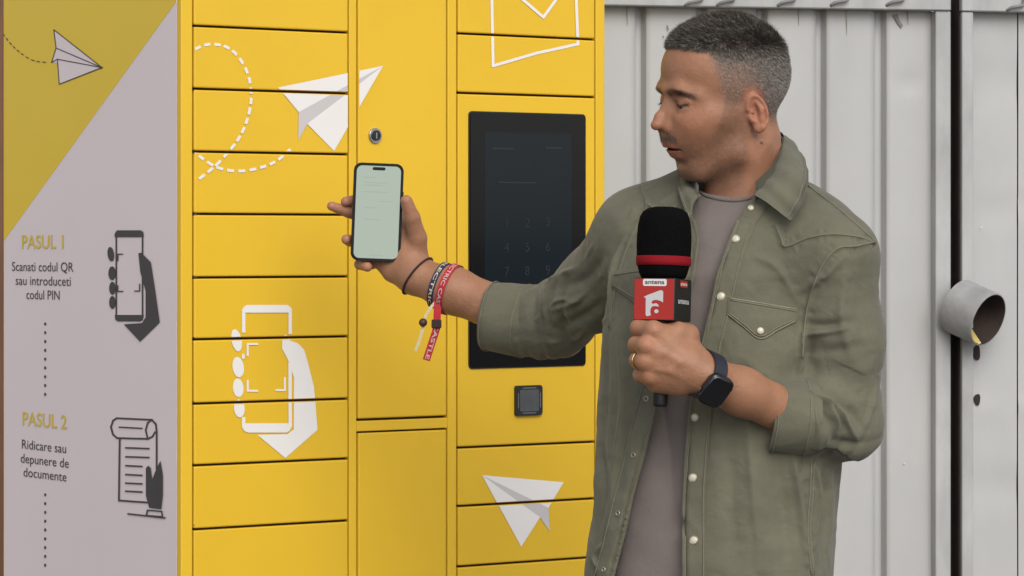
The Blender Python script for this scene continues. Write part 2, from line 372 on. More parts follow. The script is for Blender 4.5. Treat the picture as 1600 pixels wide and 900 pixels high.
# touchscreen unit and scanner
x0, z1 = FU(733, 178); x1, z0 = FU(912.5, 574)
z1 = zc(822, 178); z0 = zc(822, 572)
bm = bmesh.new(); prism(bm, rrect(x0, x1, z0, z1, 0.006), -0.0042, 0.0); scr = bmobj('touchscreen', bm, M_glassblk, lk)
bm = bmesh.new(); prism(bm, rrect(x0-0.0022, x1+0.0022, z0-0.0022, z1+0.0022, 0.007), -0.0022, -0.0003); bmobj('bezel_gasket', bm, M_dark, scr)
dx0, dx1 = cx(755), cx(890.5); dz1, dz0 = zc(822, 208), zc(822, 548)
bm = bmesh.new(); prism(bm, rrect(dx0, dx1, dz0, dz1, 0.001), -0.0045, -0.004); bmobj('display', bm, M_disp, scr)
def text_mesh(s, size, align='CENTER', shear=0.0, space=1.0, bold=0.0):
    cu = bpy.data.curves.new('t', 'FONT'); cu.body = s; cu.size = size; cu.align_x = align; cu.align_y = 'CENTER'
    cu.shear = shear; cu.space_character = space; cu.offset = bold; cu.fill_mode = 'FRONT'; cu.resolution_u = 4
    o = bpy.data.objects.new('t', cu); COL.objects.link(o); bpy.context.view_layer.update()
    me = bpy.data.meshes.new_from_object(o.evaluated_get(bpy.context.evaluated_depsgraph_get()))
    V = [v.co.copy() for v in me.vertices]; Fc = [tuple(p_.vertices) for p_ in me.polygons]
    bpy.data.objects.remove(o); bpy.data.curves.remove(cu); bpy.data.meshes.remove(me)
    return V, Fc
def front_text(name, s, px, py, h, matl, parent, y=-0.0052, sx=1.0, bold=0.0):
    V, Fc = text_mesh(s, h/0.72, bold=bold); ux, uz = FU(px, py)
    return mobj(name, [(ux+v.x*sx, y, uz+v.y) for v in V], Fc, matl, parent)
for s, px, py in (('1', 789, 349), ('2', 821, 349), ('3', 853, 347), ('4', 789, 387), ('5', 821, 387), ('6', 853, 386), ('7', 789, 425), ('8', 821, 424), ('9', 853, 423)):
    front_text('keypad_digit', s, px, py, 0.016, M_digit, scr)
for px, py, w, h in ((783, 232, 34, 3), (862, 231, 26, 3), (805, 285, 60, 2.5)):
    a, z_ = FU(px-w/2, py); b, _ = FU(px+w/2, py)
    bm = bmesh.new(); prism(bm, [(a, z_-h/2000), (b, z_-h/2000), (b, z_+h/2000), (a, z_+h/2000)], -0.0052, -0.0046); bmobj('display_caption', bm, M_digit, scr)
sx0, sx1 = cx(803), cx(844.5); sz1, sz0 = zc(823, 602), zc(823, 649)
bm = bmesh.new(); prism(bm, rrect(sx0, sx1, sz0, sz1, 0.004), -0.0062, 0.0); bmesh.ops.bevel(bm, geom=[e for e in bm.edges if all(v.co.y < -0.006 for v in e.verts)], offset=0.001, segments=2, affect='EDGES')
scn = bmobj('code_scanner', bm, M_dark, lk)
mx_, mz_ = (sx0+sx1)/2, (sz0+sz1)/2; hw, hh = (sx1-sx0)/2, (sz1-sz0)/2
bm = bmesh.new(); prism(bm, rrect(mx_-hw*.72, mx_+hw*.72, mz_-hh*.72, mz_+hh*.72, 0.002), -0.0068, -0.0060); bmobj('scanner_window', bm, M_scan, scn)
bm = bmesh.new()
for sgn in (-1, 1):
    bbox(bm, mx_-hw*.5, mx_+hw*.5, -0.0067, -0.006, mz_+sgn*hh*.83-0.0007, mz_+sgn*hh*.83+0.0007)
    bbox(bm, mx_+sgn*hw*.83-0.0006, mx_+sgn*hw*.83+0.0006, -0.0067, -0.006, mz_-hh*.5, mz_+hh*.5)
bmobj('scanner_trim', bm, M_scanln, scn)

# ---- flat prints: triangles clipped to each door and laid just proud of it
def clip(poly, ax_, lim, keep_less):
    out = []
    for i in range(len(poly)):
        a, b = poly[i], poly[(i+1) % len(poly)]
        ia = (a[ax_] <= lim) if keep_less else (a[ax_] >= lim); ib = (b[ax_] <= lim) if keep_less else (b[ax_] >= lim)
        if ia: out.append(a)
        if ia != ib:
            t = (lim-a[ax_])/(b[ax_]-a[ax_]); out.append((a[0]+(b[0]-a[0])*t, a[1]+(b[1]-a[1])*t))
    return out
def tris(poly):
    return [[poly[i] for i in t] for t in geometry.tessellate_polygon([[Vector((a, b, 0)) for a, b in poly]])]
def stroke(pts, w, closed=False):
    out = []; P = [Vector(p_) for p_ in pts]; n = len(P)
    for i in range(n if closed else n-1):
        a, b = P[i], P[(i+1) % n]; t = (b-a)
        if t.length < 1e-6: continue
        t.normalize(); m = Vector((-t.y, t.x))*w/2; e = t*w*0.42
        out.append([tuple(a-e+m), tuple(b+e+m), tuple(b+e-m), tuple(a-e-m)])
    return out
def ellipse(cx_, cy_, rx, ry, rot=0.0, n=18):
    c, s = math.cos(R(rot)), math.sin(R(rot))
    return [(cx_+rx*math.cos(2*math.pi*i/n)*c-ry*math.sin(2*math.pi*i/n)*s, cy_+rx*math.cos(2*math.pi*i/n)*s+ry*math.sin(2*math.pi*i/n)*c) for i in range(n)]
def dashes(pts, dash, gap, w):
    P = crom([(a, b, 0) for a, b in pts], 14); out = []; acc = 0.0; on = True; cur = [P[0]]
    for a, b in zip(P, P[1:]):
        acc += (b-a).length; cur.append(b)
        if acc >= (dash if on else gap):
            if on:
                a_, m_, b_ = cur[0], cur[len(cur)//2], cur[-1]; t_ = (b_-a_).normalized(); n_ = Vector((-t_.y, t_.x, 0))*w/2
                out.append([(q.x, q.y) for q in (a_+n_, m_+n_, b_+n_, b_-n_, m_-n_, a_-n_)])
            on = not on; acc = 0.0; cur = [b]
    return out
def front_print(name, polys, matl, off=0.0006):
    T = []
    for pi, pl in enumerate(polys):                # each piece of ink lies a hair above the one before it
        q = [FU(a, b) for a, b in pl]; T += [(pi*4e-5, t) for t in tris(q)]
    for o, x0, x1, z0, z1 in DOORS:
        y = min(v.co.y for v in o.data.vertices) - off; V = []; Fc = []
        for lift, t in T:
            for ax_, lim, less in ((0, x0+0.0012, False), (0, x1-0.0012, True), (1, z0+0.0012, False), (1, z1-0.0012, True)):
                if len(t) < 3: break
                t = clip(t, ax_, lim, less)
            if len(t) < 3: continue
            k = len(V); V += [(a, y-lift, b) for a, b in t]; Fc.append(tuple(range(k, k+len(t))))
        if Fc: mobj(name, V, Fc, matl, o)
def z8(pts): return [(280+a/2.353, b/2.353) for a, b in pts]
def z1(pts): return [(280+a/1.916, 430+b/1.916) for a, b in pts]
def zb(pts): return [(690+a/2.648, 560+b/2.648) for a, b in pts]
front_print('paper_plane_print', [z8([(362, 322), (748, 242), (437, 412), (385, 350)]), z8([(748, 242), (567, 555), (468, 455)])], M_white)
front_print('paper_plane_fold_print', [z8([(437, 412), (748, 242), (468, 455), (435, 517)])], M_shade, 0.0007)
front_print('dashed_trail_print', dashes(z8([(55, 182), (90, 166), (130, 163), (170, 172), (205, 197), (237, 242), (256, 292), (262, 345), (257, 400), (240, 460), (215, 510), (180, 556), (130, 610), (60, 666)]), 9.5, 5.0, 4.4), M_white)
front_print('dashed_trail_print', dashes(z8([(70, 572), (100, 595), (150, 620), (220, 629), (290, 618), (350, 595), (398, 556), (428, 522)]), 9.5, 5.0, 4.4), M_white, 0.0008)
front_print('envelope_outline_print', stroke([(766.5, -60), (769.5, 103), (838, 83), (902, 69), (897, -60)], 4.4) + stroke([(800, -14), (848, 27), (882, -20)], 4.4), M_white)
front_print('paper_plane_print', [zb([(165, 483), (503, 512), (440, 618)]), zb([(165, 483), (405, 657), (327, 779)])], M_white)
front_print('paper_plane_fold_print', [zb([(165, 483), (440, 618), (445, 716), (405, 657)])], M_shade, 0.0007)
def bar(x0, y0, x1, y1): return [(x0, y0), (x1, y0), (x1, y1), (x0, y1)]
hand = [z1([(308, 183), (318, 178), (330, 195), (352, 203), (372, 222), (384, 262), (402, 335), (412, 463), (316, 547), (232, 478), (322, 476), (341, 462), (342, 306), (325, 255), (306, 218)])]
fing = [z1(ellipse(170, 195, 15, 34, -12)), z1(ellipse(175, 275, 17, 31, -8)), z1(ellipse(175, 337, 16, 28, -5)), z1(ellipse(178, 399, 16, 27, -5))]
phone = [z1(bar(186, 100, 196, 172)), z1(bar(186, 236, 194, 250)), z1(bar(186, 425, 196, 452)), z1(bar(325, 100, 335, 176)), z1(bar(325, 262, 335, 452)),
         z1([(186, 112), (190, 96), (200, 89), (322, 89), (332, 96), (335, 112)]), z1([(186, 443), (335, 443), (335, 452), (328, 466), (318, 471), (204, 471), (192, 466), (186, 455)])]
brk = [z1(b) for b in stroke([(203, 240), (203, 206), (232, 206)], 6) + stroke([(203, 316), (203, 346), (232, 346)], 6) + stroke([(314, 308), (314, 344), (288, 344)], 6)]
front_print('hand_and_phone_print', hand + fing + phone + brk, M_white)

# ---- printed side panel
bm = bmesh.new()
def yz_prism(bm, pts, x0, x1):
    a = [bm.verts.new((x0, y, z)) for y, z in pts]; b = [bm.verts.new((x1, y, z)) for y, z in pts]; n = len(a)
    bm.faces.new(a); bm.faces.new(b[::-1])
    for i in range(n): bm.faces.new((a[i], b[i], b[(i+1)%n], a[(i+1)%n]))
yz_prism(bm, [(DEP+0.0042, 0.081), (LDEP-0.0042, 0.081), (LDEP-0.0042, LH-0.005), (DEP+0.0042, LH-0.005)], 0.0, 0.0036)
side = bmobj('printed_side_sheet', bm, M_side, lk)
zt = LH-0.006
def side_print(name, polys, matl, x=-0.0006):
    V = []; Fc = []
    for pi, pl in enumerate(polys):
        q = [SV(a, b) for a, b in pl]
        for t in tris(q):
            k = len(V); V += [(x-pi*3e-5, min(max(a, DEP+0.005), LDEP-0.005), min(b, zt)) for a, b in t]; Fc.append((k, k+1, k+2))
    return mobj(name, V, Fc, matl, side)
(ya, za), (yb, zb_) = SV(280, 2), SV(5.5, 376)
dz = (za-zb_)/(ya-yb); ytop = ya + (zt-za)/dz
bm = bmesh.new(); yz_prism(bm, [(LDEP-0.0048, zb_), (max(DEP+0.0048, ya), za), (DEP+0.0048, za+0.004), (DEP+0.0048, zt), (LDEP-0.0048, zt)], -0.0004, 0.0)
bmobj('yellow_corner_field', bm, M_sideyel, side)
z5 = lambda pts: [(a/2.0, b/2.0) for a, b in pts]
z6 = lambda pts: [(a/1.58, 330+b/1.58) for a, b in pts]
side_print('paper_plane_print', [z5([(170, 93), (320, 211), (177, 150)]), z5([(177, 150), (320, 211), (163, 195)]), z5([(181, 185), (320, 211), (187, 263)])], M_side, -0.0008)
side_print('paper_plane_outline_print', sum([[z5(q) for q in stroke(s_, 3.0)] for s_ in ([(170, 93), (320, 211), (187, 263), (181, 185), (163, 195), (177, 150), (170, 93)], [(177, 150), (320, 211), (181, 185)])], []) + [z5(ellipse(317, 211, 6, 4))], M_ink, -0.0011)
side_print('dashed_trail_print', [q for q in dashes(z5([(10, 105), (40, 142), (75, 172), (110, 190), (160, 196)]), 4.5, 3.2, 1.6)], M_ink, -0.0011)
rr = lambda pts: [z6(pts)]
ph = stroke([(288, 52), (288, 262), (292, 269), (348, 269), (353, 262), (353, 52)], 4) + [[(284, 56), (290, 47), (350, 47), (356, 56), (356, 64), (284, 64)], [(284, 256), (356, 256), (354, 268), (348, 272), (292, 272), (286, 268)]]
ph += stroke([(292, 122), (292, 106), (304, 106)], 3) + stroke([(292, 184), (292, 198), (304, 198)], 3) + stroke([(346, 180), (346, 197), (334, 197)], 3)
ph += [ellipse(275, 106, 8, 18, -8), ellipse(278, 153, 9, 17), ellipse(279, 190, 8, 16), ellipse(279, 225, 8, 16)]
ph += [[(343, 104), (350, 102), (374, 126), (384, 190), (396, 274), (347, 322), (307, 279), (352, 276), (361, 262), (361, 196), (348, 150)]]
side_print('hand_and_phone_print', [z6(q) for q in ph], M_ink, -0.0008)
scl = stroke([(289, 511), (376, 515)], 4.5) + stroke([(289, 511), (280, 517), (275, 533), (280, 551), (290, 560)], 4.5) + stroke([(290, 560), (366, 562)], 4.5)
scl += stroke([(376, 515), (386, 526), (388, 545), (388, 640)], 4.5) + stroke([(376, 515), (366, 522), (361, 540), (366, 562), (378, 556), (384, 545)], 4.0) + stroke([(296, 533), (352, 536)], 3.5)
scl += stroke([(297, 560), (295, 714), (366, 719)], 4.5) + sum([stroke([(312, y), (b_, y+2)], 4.0) for y, b_ in ((584, 369), (606, 369), (628, 352), (650, 352), (671, 352), (691, 352))], [])
scl += [[(362, 634), (368, 628), (374, 634), (378, 662), (386, 640), (398, 616), (404, 652), (404, 700), (400, 736), (370, 732), (362, 702)]]
scl += stroke([(366, 738), (401, 741), (403, 754), (363, 751), (366, 738)], 3.5) + stroke([(318, 747), (409, 757)], 4.0)
side_print('scroll_and_hand_print', [z6(q) for q in scl], M_ink, -0.0008)
for y0, y1 in ((506, 616), (773, 883)):
    side_print('dotted_line_print', [ellipse(71.2, y0+(y1-y0)*i/8.0, 1.7, 2.6, 0, 10) for i in range(9)], M_ink, -0.0008)
def side_text(name, s, px, py, hpx, wpx, matl, bold=0.0):
    V, Fc = text_mesh(s, 1.0, bold=bold); xs = [v.x for v in V]; ys = [v.y for v in V]
    sx = wpx/(max(xs)-min(xs)); sy = hpx/0.70; mx = (max(xs)+min(xs))/2
    y0, z0 = SV(px, py); y1, _ = SV(px+1, py); _, z1_ = SV(px, py-1); ky, kz_ = y1-y0, z1_-z0
    return mobj(name, [(-0.0009, y0+(v.x-mx)*sx*ky, z0+v.y*sy*kz_) for v in V], Fc, matl, side)
side_text('step_heading', 'PASUL 1', 67, 379, 21, 65, M_ytext, 0.012)
side_text('step_heading', 'PASUL 2', 70, 658, 21, 69, M_ytext, 0.012)
for s, px, py, w in (('Scanati codul QR', 66.5, 417.5, 96), ('sau introduceti', 67.5, 439.5, 86), ('codul PIN', 67.5, 461.5, 52),
                     ('Ridicare sau', 69, 698, 69), ('depunere de', 70, 720.5, 75), ('documente', 70.5, 742, 67)):
    side_text('step_caption', s, px, py, 14.5, w, M_ink)
# ------------------------------------------------------------------ implicit surfaces -> meshes (for the figure and its clothes)
f32 = np.float32
def A3(v): return np.array(v, dtype=f32)
def sph(P, c, r): return np.sqrt(((P - A3(c))**2).sum(-1)) - r
def ell(P, c, r):
    q = P - A3(c); r = A3(r); k0 = np.sqrt(((q/r)**2).sum(-1)); k1 = np.sqrt(((q/(r*r))**2).sum(-1)) + 1e-9
    return k0*(k0-1.0)/k1
def cap(P, a, b, ra, rb):
    a = A3(a); b = A3(b); ba = b-a; h = np.clip(((P-a)@ba)/max(1e-9, float(ba@ba)), 0, 1)
    return np.sqrt(((P - a - h[:, None]*ba)**2).sum(-1)) - (ra + (rb-ra)*h)
def smin(a, b, k):
    h = np.maximum(k-np.abs(a-b), 0)/k; return np.minimum(a, b) - h*h*k*0.25
def smax(a, b, k): return -smin(-a, -b, k)
def chain(P, pts, rads, k=0.004):
    d = None
    for i in range(len(pts)-1):
        c = cap(P, pts[i], pts[i+1], rads[i], rads[i+1]); d = c if d is None else smin(d, c, k)
    return d
def sstep(a, b, x):
    t = np.clip((x-a)/(b-a), 0, 1); return t*t*(3-2*t)
def segd(P, a, b):
    a = A3(a); b = A3(b); ba = b-a; h = np.clip(((P-a)@ba)/max(1e-9, float(ba@ba)), 0, 1)
    return np.sqrt(((P - a - h[:, None]*ba)**2).sum(-1)), h
def grad(f, P, e=0.0012):
    g = np.stack([f(P+A3(d)*e) - f(P-A3(d)*e) for d in ((1,0,0),(0,1,0),(0,0,1))], -1)
    return g/(np.linalg.norm(g, axis=-1, keepdims=True)+1e-9)
def surface_net(f, lo, hi, h, B=16, margin=0.012):
    lo = np.array(lo, float); nb = np.ceil((np.array(hi)-lo)/(h*B)).astype(int)
    bi = np.stack(np.meshgrid(*[np.arange(k) for k in nb], indexing='ij'), -1).reshape(-1, 3)
    ctr = (lo + (bi+0.5)*B*h).astype(f32); fc = f(ctr)
    bi = bi[np.abs(fc) < B*h*0.87*1.25 + margin]
    N = nb*B + 2; st = np.array([N[1]*N[2], N[2], 1], dtype=np.int64)
    g = np.arange(B+1); G = np.stack(np.meshgrid(g, g, g, indexing='ij'), -1).reshape(-1, 3)
    corners = np.array([(i, j, k) for i in (0,1) for j in (0,1) for k in (0,1)])
    edges = [(a, b) for a in range(8) for b in range(a+1, 8) if np.abs(corners[a]-corners[b]).sum() == 1]
    ids = []; vs = []; quads = []
    for c0 in range(0, len(bi), 24):
        bb = bi[c0:c0+24]
        P = (lo + (bb[:, None, :]*B + G[None])*h).reshape(-1, 3).astype(f32)
        D = f(P).reshape(len(bb), B+1, B+1, B+1)
        for n_, b in enumerate(bb):
            V = D[n_]; S = V < 0
            if S.all() or not S.any(): continue
            cs = sum(S[i:i+B, j:j+B, k:k+B].astype(np.int8) for i, j, k in corners)
            ci = np.argwhere((cs > 0) & (cs < 8))
            if len(ci):
                cv = np.stack([V[ci[:,0]+i, ci[:,1]+j, ci[:,2]+k] for i, j, k in corners], -1)
                acc = np.zeros((len(ci), 3)); cnt = np.zeros(len(ci))
                for a, e in edges:
                    va, ve = cv[:, a], cv[:, e]; m = (va < 0) != (ve < 0)
                    t = np.where(m, va/np.where(m, va-ve, 1), 0)
                    acc += m[:, None]*(corners[a] + t[:, None]*(corners[e]-corners[a])); cnt += m
                vs.append(lo + (b*B + ci + acc/cnt[:, None])*h); ids.append((b*B + ci + 1)@st)
            for ax in range(3):
                sl0 = [slice(0, B)]*3; sl1 = [slice(0, B)]*3; sl1[ax] = slice(1, B+1)
                s0, s1 = S[tuple(sl0)], S[tuple(sl1)]; e = np.argwhere(s0 != s1)
                if not len(e): continue
                inn = s0[e[:,0], e[:,1], e[:,2]]; base = (b*B + e + 1)@st
                o1, o2 = st[(ax+1) % 3], st[(ax+2) % 3]
                q = np.stack([base, base-o1, base-o1-o2, base-o2], -1)
                q[~inn] = q[~inn][:, ::-1]; quads.append(q)
    ids = np.concatenate(ids); vs = np.concatenate(vs); quads = np.concatenate(quads)
    o = np.argsort(ids); ids = ids[o]; vs = vs[o]
    qi = np.clip(np.searchsorted(ids, quads), 0, len(ids)-1); ok = (ids[qi] == quads).all(1)
    return vs, qi[ok][:, ::-1]
def np_mesh(name, V, Q, mat, parent=None, smooth=True, cols=None):
    me = bpy.data.meshes.new(name); me.vertices.add(len(V)); me.vertices.foreach_set('co', np.asarray(V, f32).ravel())
    k = Q.shape[1]; me.loops.add(len(Q)*k); me.loops.foreach_set('vertex_index', Q.astype(np.int32).ravel())
    me.polygons.add(len(Q)); me.polygons.foreach_set('loop_start', np.arange(0, len(Q)*k, k, dtype=np.int32))
    try: me.polygons.foreach_set('loop_total', np.full(len(Q), k, np.int32))
    except Exception: pass
    me.update(calc_edges=True)
    if smooth: me.polygons.foreach_set('use_smooth', np.ones(len(Q), bool))
    if cols is not None:
        a = me.attributes.new('Col', 'FLOAT_COLOR', 'POINT'); a.data.foreach_set('color', np.concatenate([cols, np.ones((len(cols), 1))], 1).astype(f32).ravel())
    me.materials.append(mat); me.validate(); return mlink(name, me, parent)
def relax(V, Q, it=2, lam=0.5):
    for _ in range(it):
        acc = np.zeros_like(V); cnt = np.zeros(len(V))
        for a, b in ((0,1),(1,2),(2,3),(3,0)):
            np.add.at(acc, Q[:, a], V[Q[:, b]]); np.add.at(cnt, Q[:, a], 1); np.add.at(acc, Q[:, b], V[Q[:, a]]); np.add.at(cnt, Q[:, b], 1)
        V = V + lam*(acc/np.maximum(cnt, 1)[:, None] - V)
    return V
def hit(f, px, py, y0, y1=7.0):                  # where the line of sight through a photo point meets a surface
    o = A3((0, 0, CAMH)); d = A3(W(px, py, 1.0)) - o; L = float(np.linalg.norm(d)); d = d/L; t = y0*L
    for _ in range(120):
        v = float(f((o + d*t)[None])[0])
        if abs(v) < 2e-4: break
        t += v*0.7
        if t > y1*L: return None
    return o + d*t
def hits(f, pxs, y0):                           # the same for many points at once
    o = A3((0, 0, CAMH)); D = np.array([A3(W(a, b, 1.0)) - o for a, b in pxs], f32)
    Ln = np.linalg.norm(D, axis=1); D /= Ln[:, None]; t = (y0*Ln).astype(f32)
    for _ in range(90): t = t + np.clip(f(o + D*t[:, None])*0.7, -0.05, 0.05)
    return o + D*t[:, None]
# ------------------------------------------------------------------ the man: body
M_skin = mat('skin', (0.4, 0.2, 0.12), 0.50, attr='Col', sss=0.25, bump=0.0005, bscale=330, var=0.09, vscale=55, spec=0.38, bump2=0.0006, b2scale=90)
HYAW = R(69.0)
HF = A3((-math.sin(HYAW), -math.cos(HYAW), 0)); _l = A3((math.cos(HYAW), -math.sin(HYAW), 0)); _u = A3((0, 0, 1)); HROLL = R(5.0)
HL = _l*math.cos(HROLL) - _u*math.sin(HROLL); HU = _l*math.sin(HROLL) + _u*math.cos(HROLL)
HC = A3(W(1134, 150, 4.64)); HS = 1000.0*1.0     # head coordinates: forward, left, up in mm
def hl(P):
    q = (P - HC)*1000.0; return np.stack([q@HF, q@HL, q@HU], -1)
def hw_(F, L, U): return HC + (HF*F + HL*L + HU*U)/1000.0
def head_sdf(P):
    q = hl(P); s = q.copy(); s[:, 1] = np.abs(s[:, 1]); F, L, U = q[:, 0], s[:, 1], q[:, 2]
    d = ell(s, (-3, 0, 33), (88, 75, 80))                                   # cranium
    d = smin(d, ell(s, (36, 0, 36), (58, 60, 52)), 18)                      # forehead
    d = smin(d, cap(s, (88, 0, 7), (81, 28, 7), 8.5, 8.5), 12)               # brow ridge
    d = smin(d, cap(s, (81, 28, 7), (64, 47, 0), 8.5, 6), 18)
    d = smin(d, ell(s, (38, 0, -38), (53, 54.5, 54)), 26)                     # mid face
    d = smin(d, cap(s, (67, 31, -33), (30, 47, -28), 11.5, 11.5), 30)            # cheekbone
    d = smin(d, cap(s, (62, 0, -60), (44, 0, -92), 28, 23), 20)              # muzzle
    d = smin(d, cap(s, (47, 0, -102), (43, 12, -103), 17, 14.5), 14)         # chin
    d = smin(d, cap(s, (43, 15, -102), (0, 46, -76), 11, 12.5), 18)            # jaw line
    d = smin(d, cap(s, (0, 46, -76), (-8, 53, -20), 12.5, 12), 24)
    d = smin(d, ell(s, (18, 0, -70), (42, 44, 40)), 22)                     # floor of the mouth
    # eye sockets, eyeballs and lids
    d = smax(d, -ell(s, (93, 31, -11), (15, 17, 11)), 12)
    d = smax(d, -ell(s, (97, 12, -9), (10, 9, 9)), 10)
    d = smin(d, sph(s, (70.5, 31, -13), 15.0), 5)
    d = smin(d, cap(s, (84, 19, -4), (77, 43, -7), 3.0, 3.0), 5)             # upper lid fold
    slit = np.maximum(np.abs(U + 16.2 - (L-31)**2*0.014)-2.3*(1-((L-33)/15)**2).clip(0.1, 1), np.abs(L-33)-14)
    d = smax(d, -np.maximum(slit, 70-F), 1.0)
    d = np.minimum(d, sph(s, (70.5, 31, -13), 13.3))                         # eyeball in the slit
    # nose
    n = chain(s, [(85, 0, -4), (91.5, 0, -17), (101, 0, -31), (102.5, 0, -41)], [7.5, 5.6, 5.8, 6.6], 6)
    n = smin(n, cap(s, (106.5, 0, -42.5), (105, 2.5, -42.5), 6.0, 5.8), 7)
    n = smin(n, ell(s, (87.5, 12.5, -45.5), (10, 5.6, 6.8)), 7)
    n = smin(n, cap(s, (82, 6, -14), (89, 8.5, -41), 6.5, 9), 10)
    d = smin(d, n, 6)
    d = smax(d, -ell(s, (98, 6.5, -53), (7, 3.2, 4)), 3)                     # nostrils
    d = smax(d, -cap(s, (84, 21, -47), (76, 27, -64), 0.5, 0.5), 5)          # fold beside the nose
    # lips
    d = smin(d, cap(s, (86, 0, -58), (79, 12, -60), 7, 7), 8)
    up = smin(cap(s, (88.5, 0, -68), (82, 14, -70), 5.0, 4.4), cap(s, (82, 14, -70), (71, 24, -75), 4.4, 2.2), 4)
    lo_ = smin(cap(s, (73.5, 0, -83.5), (70, 13, -83), 6.2, 5.4), cap(s, (70, 13, -83), (67, 23, -77), 5.4, 2.4), 4)
    d = smin(d, up, 3.5); d = smin(d, lo_, 3.5)
    mo = np.maximum(np.abs(U + 75.6 - L*0.02) - 1.5*(1-(L/25.0)**2).clip(0.05, 1), np.abs(L)-24)
    d = smax(d, -np.maximum(mo, 66-F), 2)
    d = smax(d, -ell(s, (72, 0, -95), (6, 18, 3.5)), 9)                    # hollow under the lip
    # ear
    e = s - A3((-15, 68, -21)); c_, s_ = math.cos(R(16)), math.sin(R(16))
    e = np.stack([e[:, 0]*c_ - e[:, 2]*s_, e[:, 1] - e[:, 0]*(-0.40), e[:, 0]*s_ + e[:, 2]*c_], -1)*A3((1.28, 1.1, 1.20))
    ear = ell(e, (0, 3, 3), (16.5, 6, 28))
    ear = smax(ear, -ell(e, (3, 10, 4), (9, 7.5, 15)), 3)
    th = np.arctan2((e[:, 2]-3)/27.5, e[:, 0]/15.5)
    rim = np.abs(np.sqrt((e[:, 0]/15.5)**2 + ((e[:, 2]-3)/27.5)**2) - 1.0)*18
    rim = np.sqrt(rim**2 + (e[:, 1]-8)**2) - 3.0
    rim = np.maximum(rim, np.where((e[:, 2] < 8) & (e[:, 0] > 0), 3.0, -50.0))
    ear = smin(ear, rim, 3)
    ear = smin(ear, cap(e, (-3, 7, 20), (-7, 8, 6), 2.2, 2.8), 4)            # antihelix
    ear = smin(ear, cap(e, (-7, 8, 6), (-3, 7.5, -12), 2.8, 3), 4)
    ear = smin(ear, cap(e, (13, 5, -3), (11, 6, -10), 3.4, 3.4), 4)          # tragus
    ear = smin(ear, cap(e, (14, 6, 8), (4, 7, 3), 2.4, 1.6), 3)              # root of the helix
    ear = smin(ear, ell(e, (3, 4.5, -24), (8.5, 4.5, 9)), 5)                 # lobe
    d = smin(d, ear*0.85, 3.5)
    # neck
    d = smin(d, cap(q, (-34, -2, -62), (-36, 8, -170), 50, 55), 26)
    d = smin(d, cap(s, (-34, 44, -66), (2, 20, -165), 12, 10), 22)          # sternomastoid
    d = smin(d, ell(s, (8, 0, -130), (12, 12, 16)), 20)                     # throat
    return d/1000.0

# arms: joints laid out in the place
RSH, REL, RWR = A3(W(1003, 368, 4.75)), A3(W(880, 524, 4.95)), A3(W(650, 430, 5.03))
LSH, LEL, LWR = A3(W(1305, 402, 4.57)), A3(W(1314, 682, 4.575)), A3(W(1106, 588, 4.450))
def Wn(px, py, Y): return A3(W(px, py, Y))
RHAND = [  # fingers behind the phone: index, middle, ring, little
    ([Wn(618, 330, 5.056), Wn(588, 318, 5.058), Wn(560, 312, 5.050), Wn(540, 315, 5.040)], [.0105, .0092, .0085, .0075]),
    ([Wn(610, 348, 5.060), Wn(575, 342, 5.060), Wn(544, 331, 5.050), Wn(518, 322, 5.040)], [.0108, .0095, .0088, .0072]),
    ([Wn(604, 372, 5.060), Wn(570, 378, 5.062), Wn(546, 376, 5.050), Wn(541, 374, 5.028)], [.0105, .0092, .0085, .0078]),
    ([Wn(606, 398, 5.056), Wn(580, 412, 5.056), Wn(562, 413, 5.040), Wn(574, 417, 5.022)], [.0095, .0085, .0080, .0076]),
]
RTH = ([Wn(650, 408, 5.040), Wn(652, 372, 5.026), Wn(644, 340, 5.012), Wn(635, 314, 5.002)], [.0185, .0145, .0118, .0092])
def rhand_sdf(P):
    d = cap(P, RWR, Wn(622, 385, 5.056), .026, .021)
    for pts, r in RHAND: d = smin(d, cap(P, RWR + (pts[0]-RWR)*0.25, pts[0], .019, .0125), .012)
    d = smin(d, chain(P, [Wn(645, 436, 5.036), Wn(614, 424, 5.044), Wn(590, 404, 5.052)], [.020, .0165, .012]), .014)   # heel of the hand
    d = smin(d, chain(P, RTH[0], RTH[1], .004), .010)
    fg = None
    for pts, r in RHAND:
        c = chain(P, pts, r, .003); fg = c if fg is None else np.minimum(fg, c)
    return smin(d, fg, .005)
MICT, MICB = Wn(1039, 335, 4.475), Wn(1031, 636, 4.462)
LK = [Wn(1021, 516, 4.432), Wn(1010, 540, 4.428), Wn(1008, 564, 4.432), Wn(1015, 587, 4.440)]
LHAND = []
for i, (k, yy) in enumerate(zip(LK, (512, 538, 563, 586))):
    x = (0, -3, -2, 3)[i]
    LHAND.append(([k, Wn(997+x, yy, 4.455), Wn(1003+x, yy+1, 4.484), Wn(1026+x, yy+2, 4.492), Wn(1041+x, yy+3, 4.485)], [(.0122, .0108, .0098, .0092, .0078), (.0125, .0110, .0100, .0094, .0080), (.0120, .0105, .0096, .009, .0076), (.0108, .0095, .0086, .0082, .007)][i]))
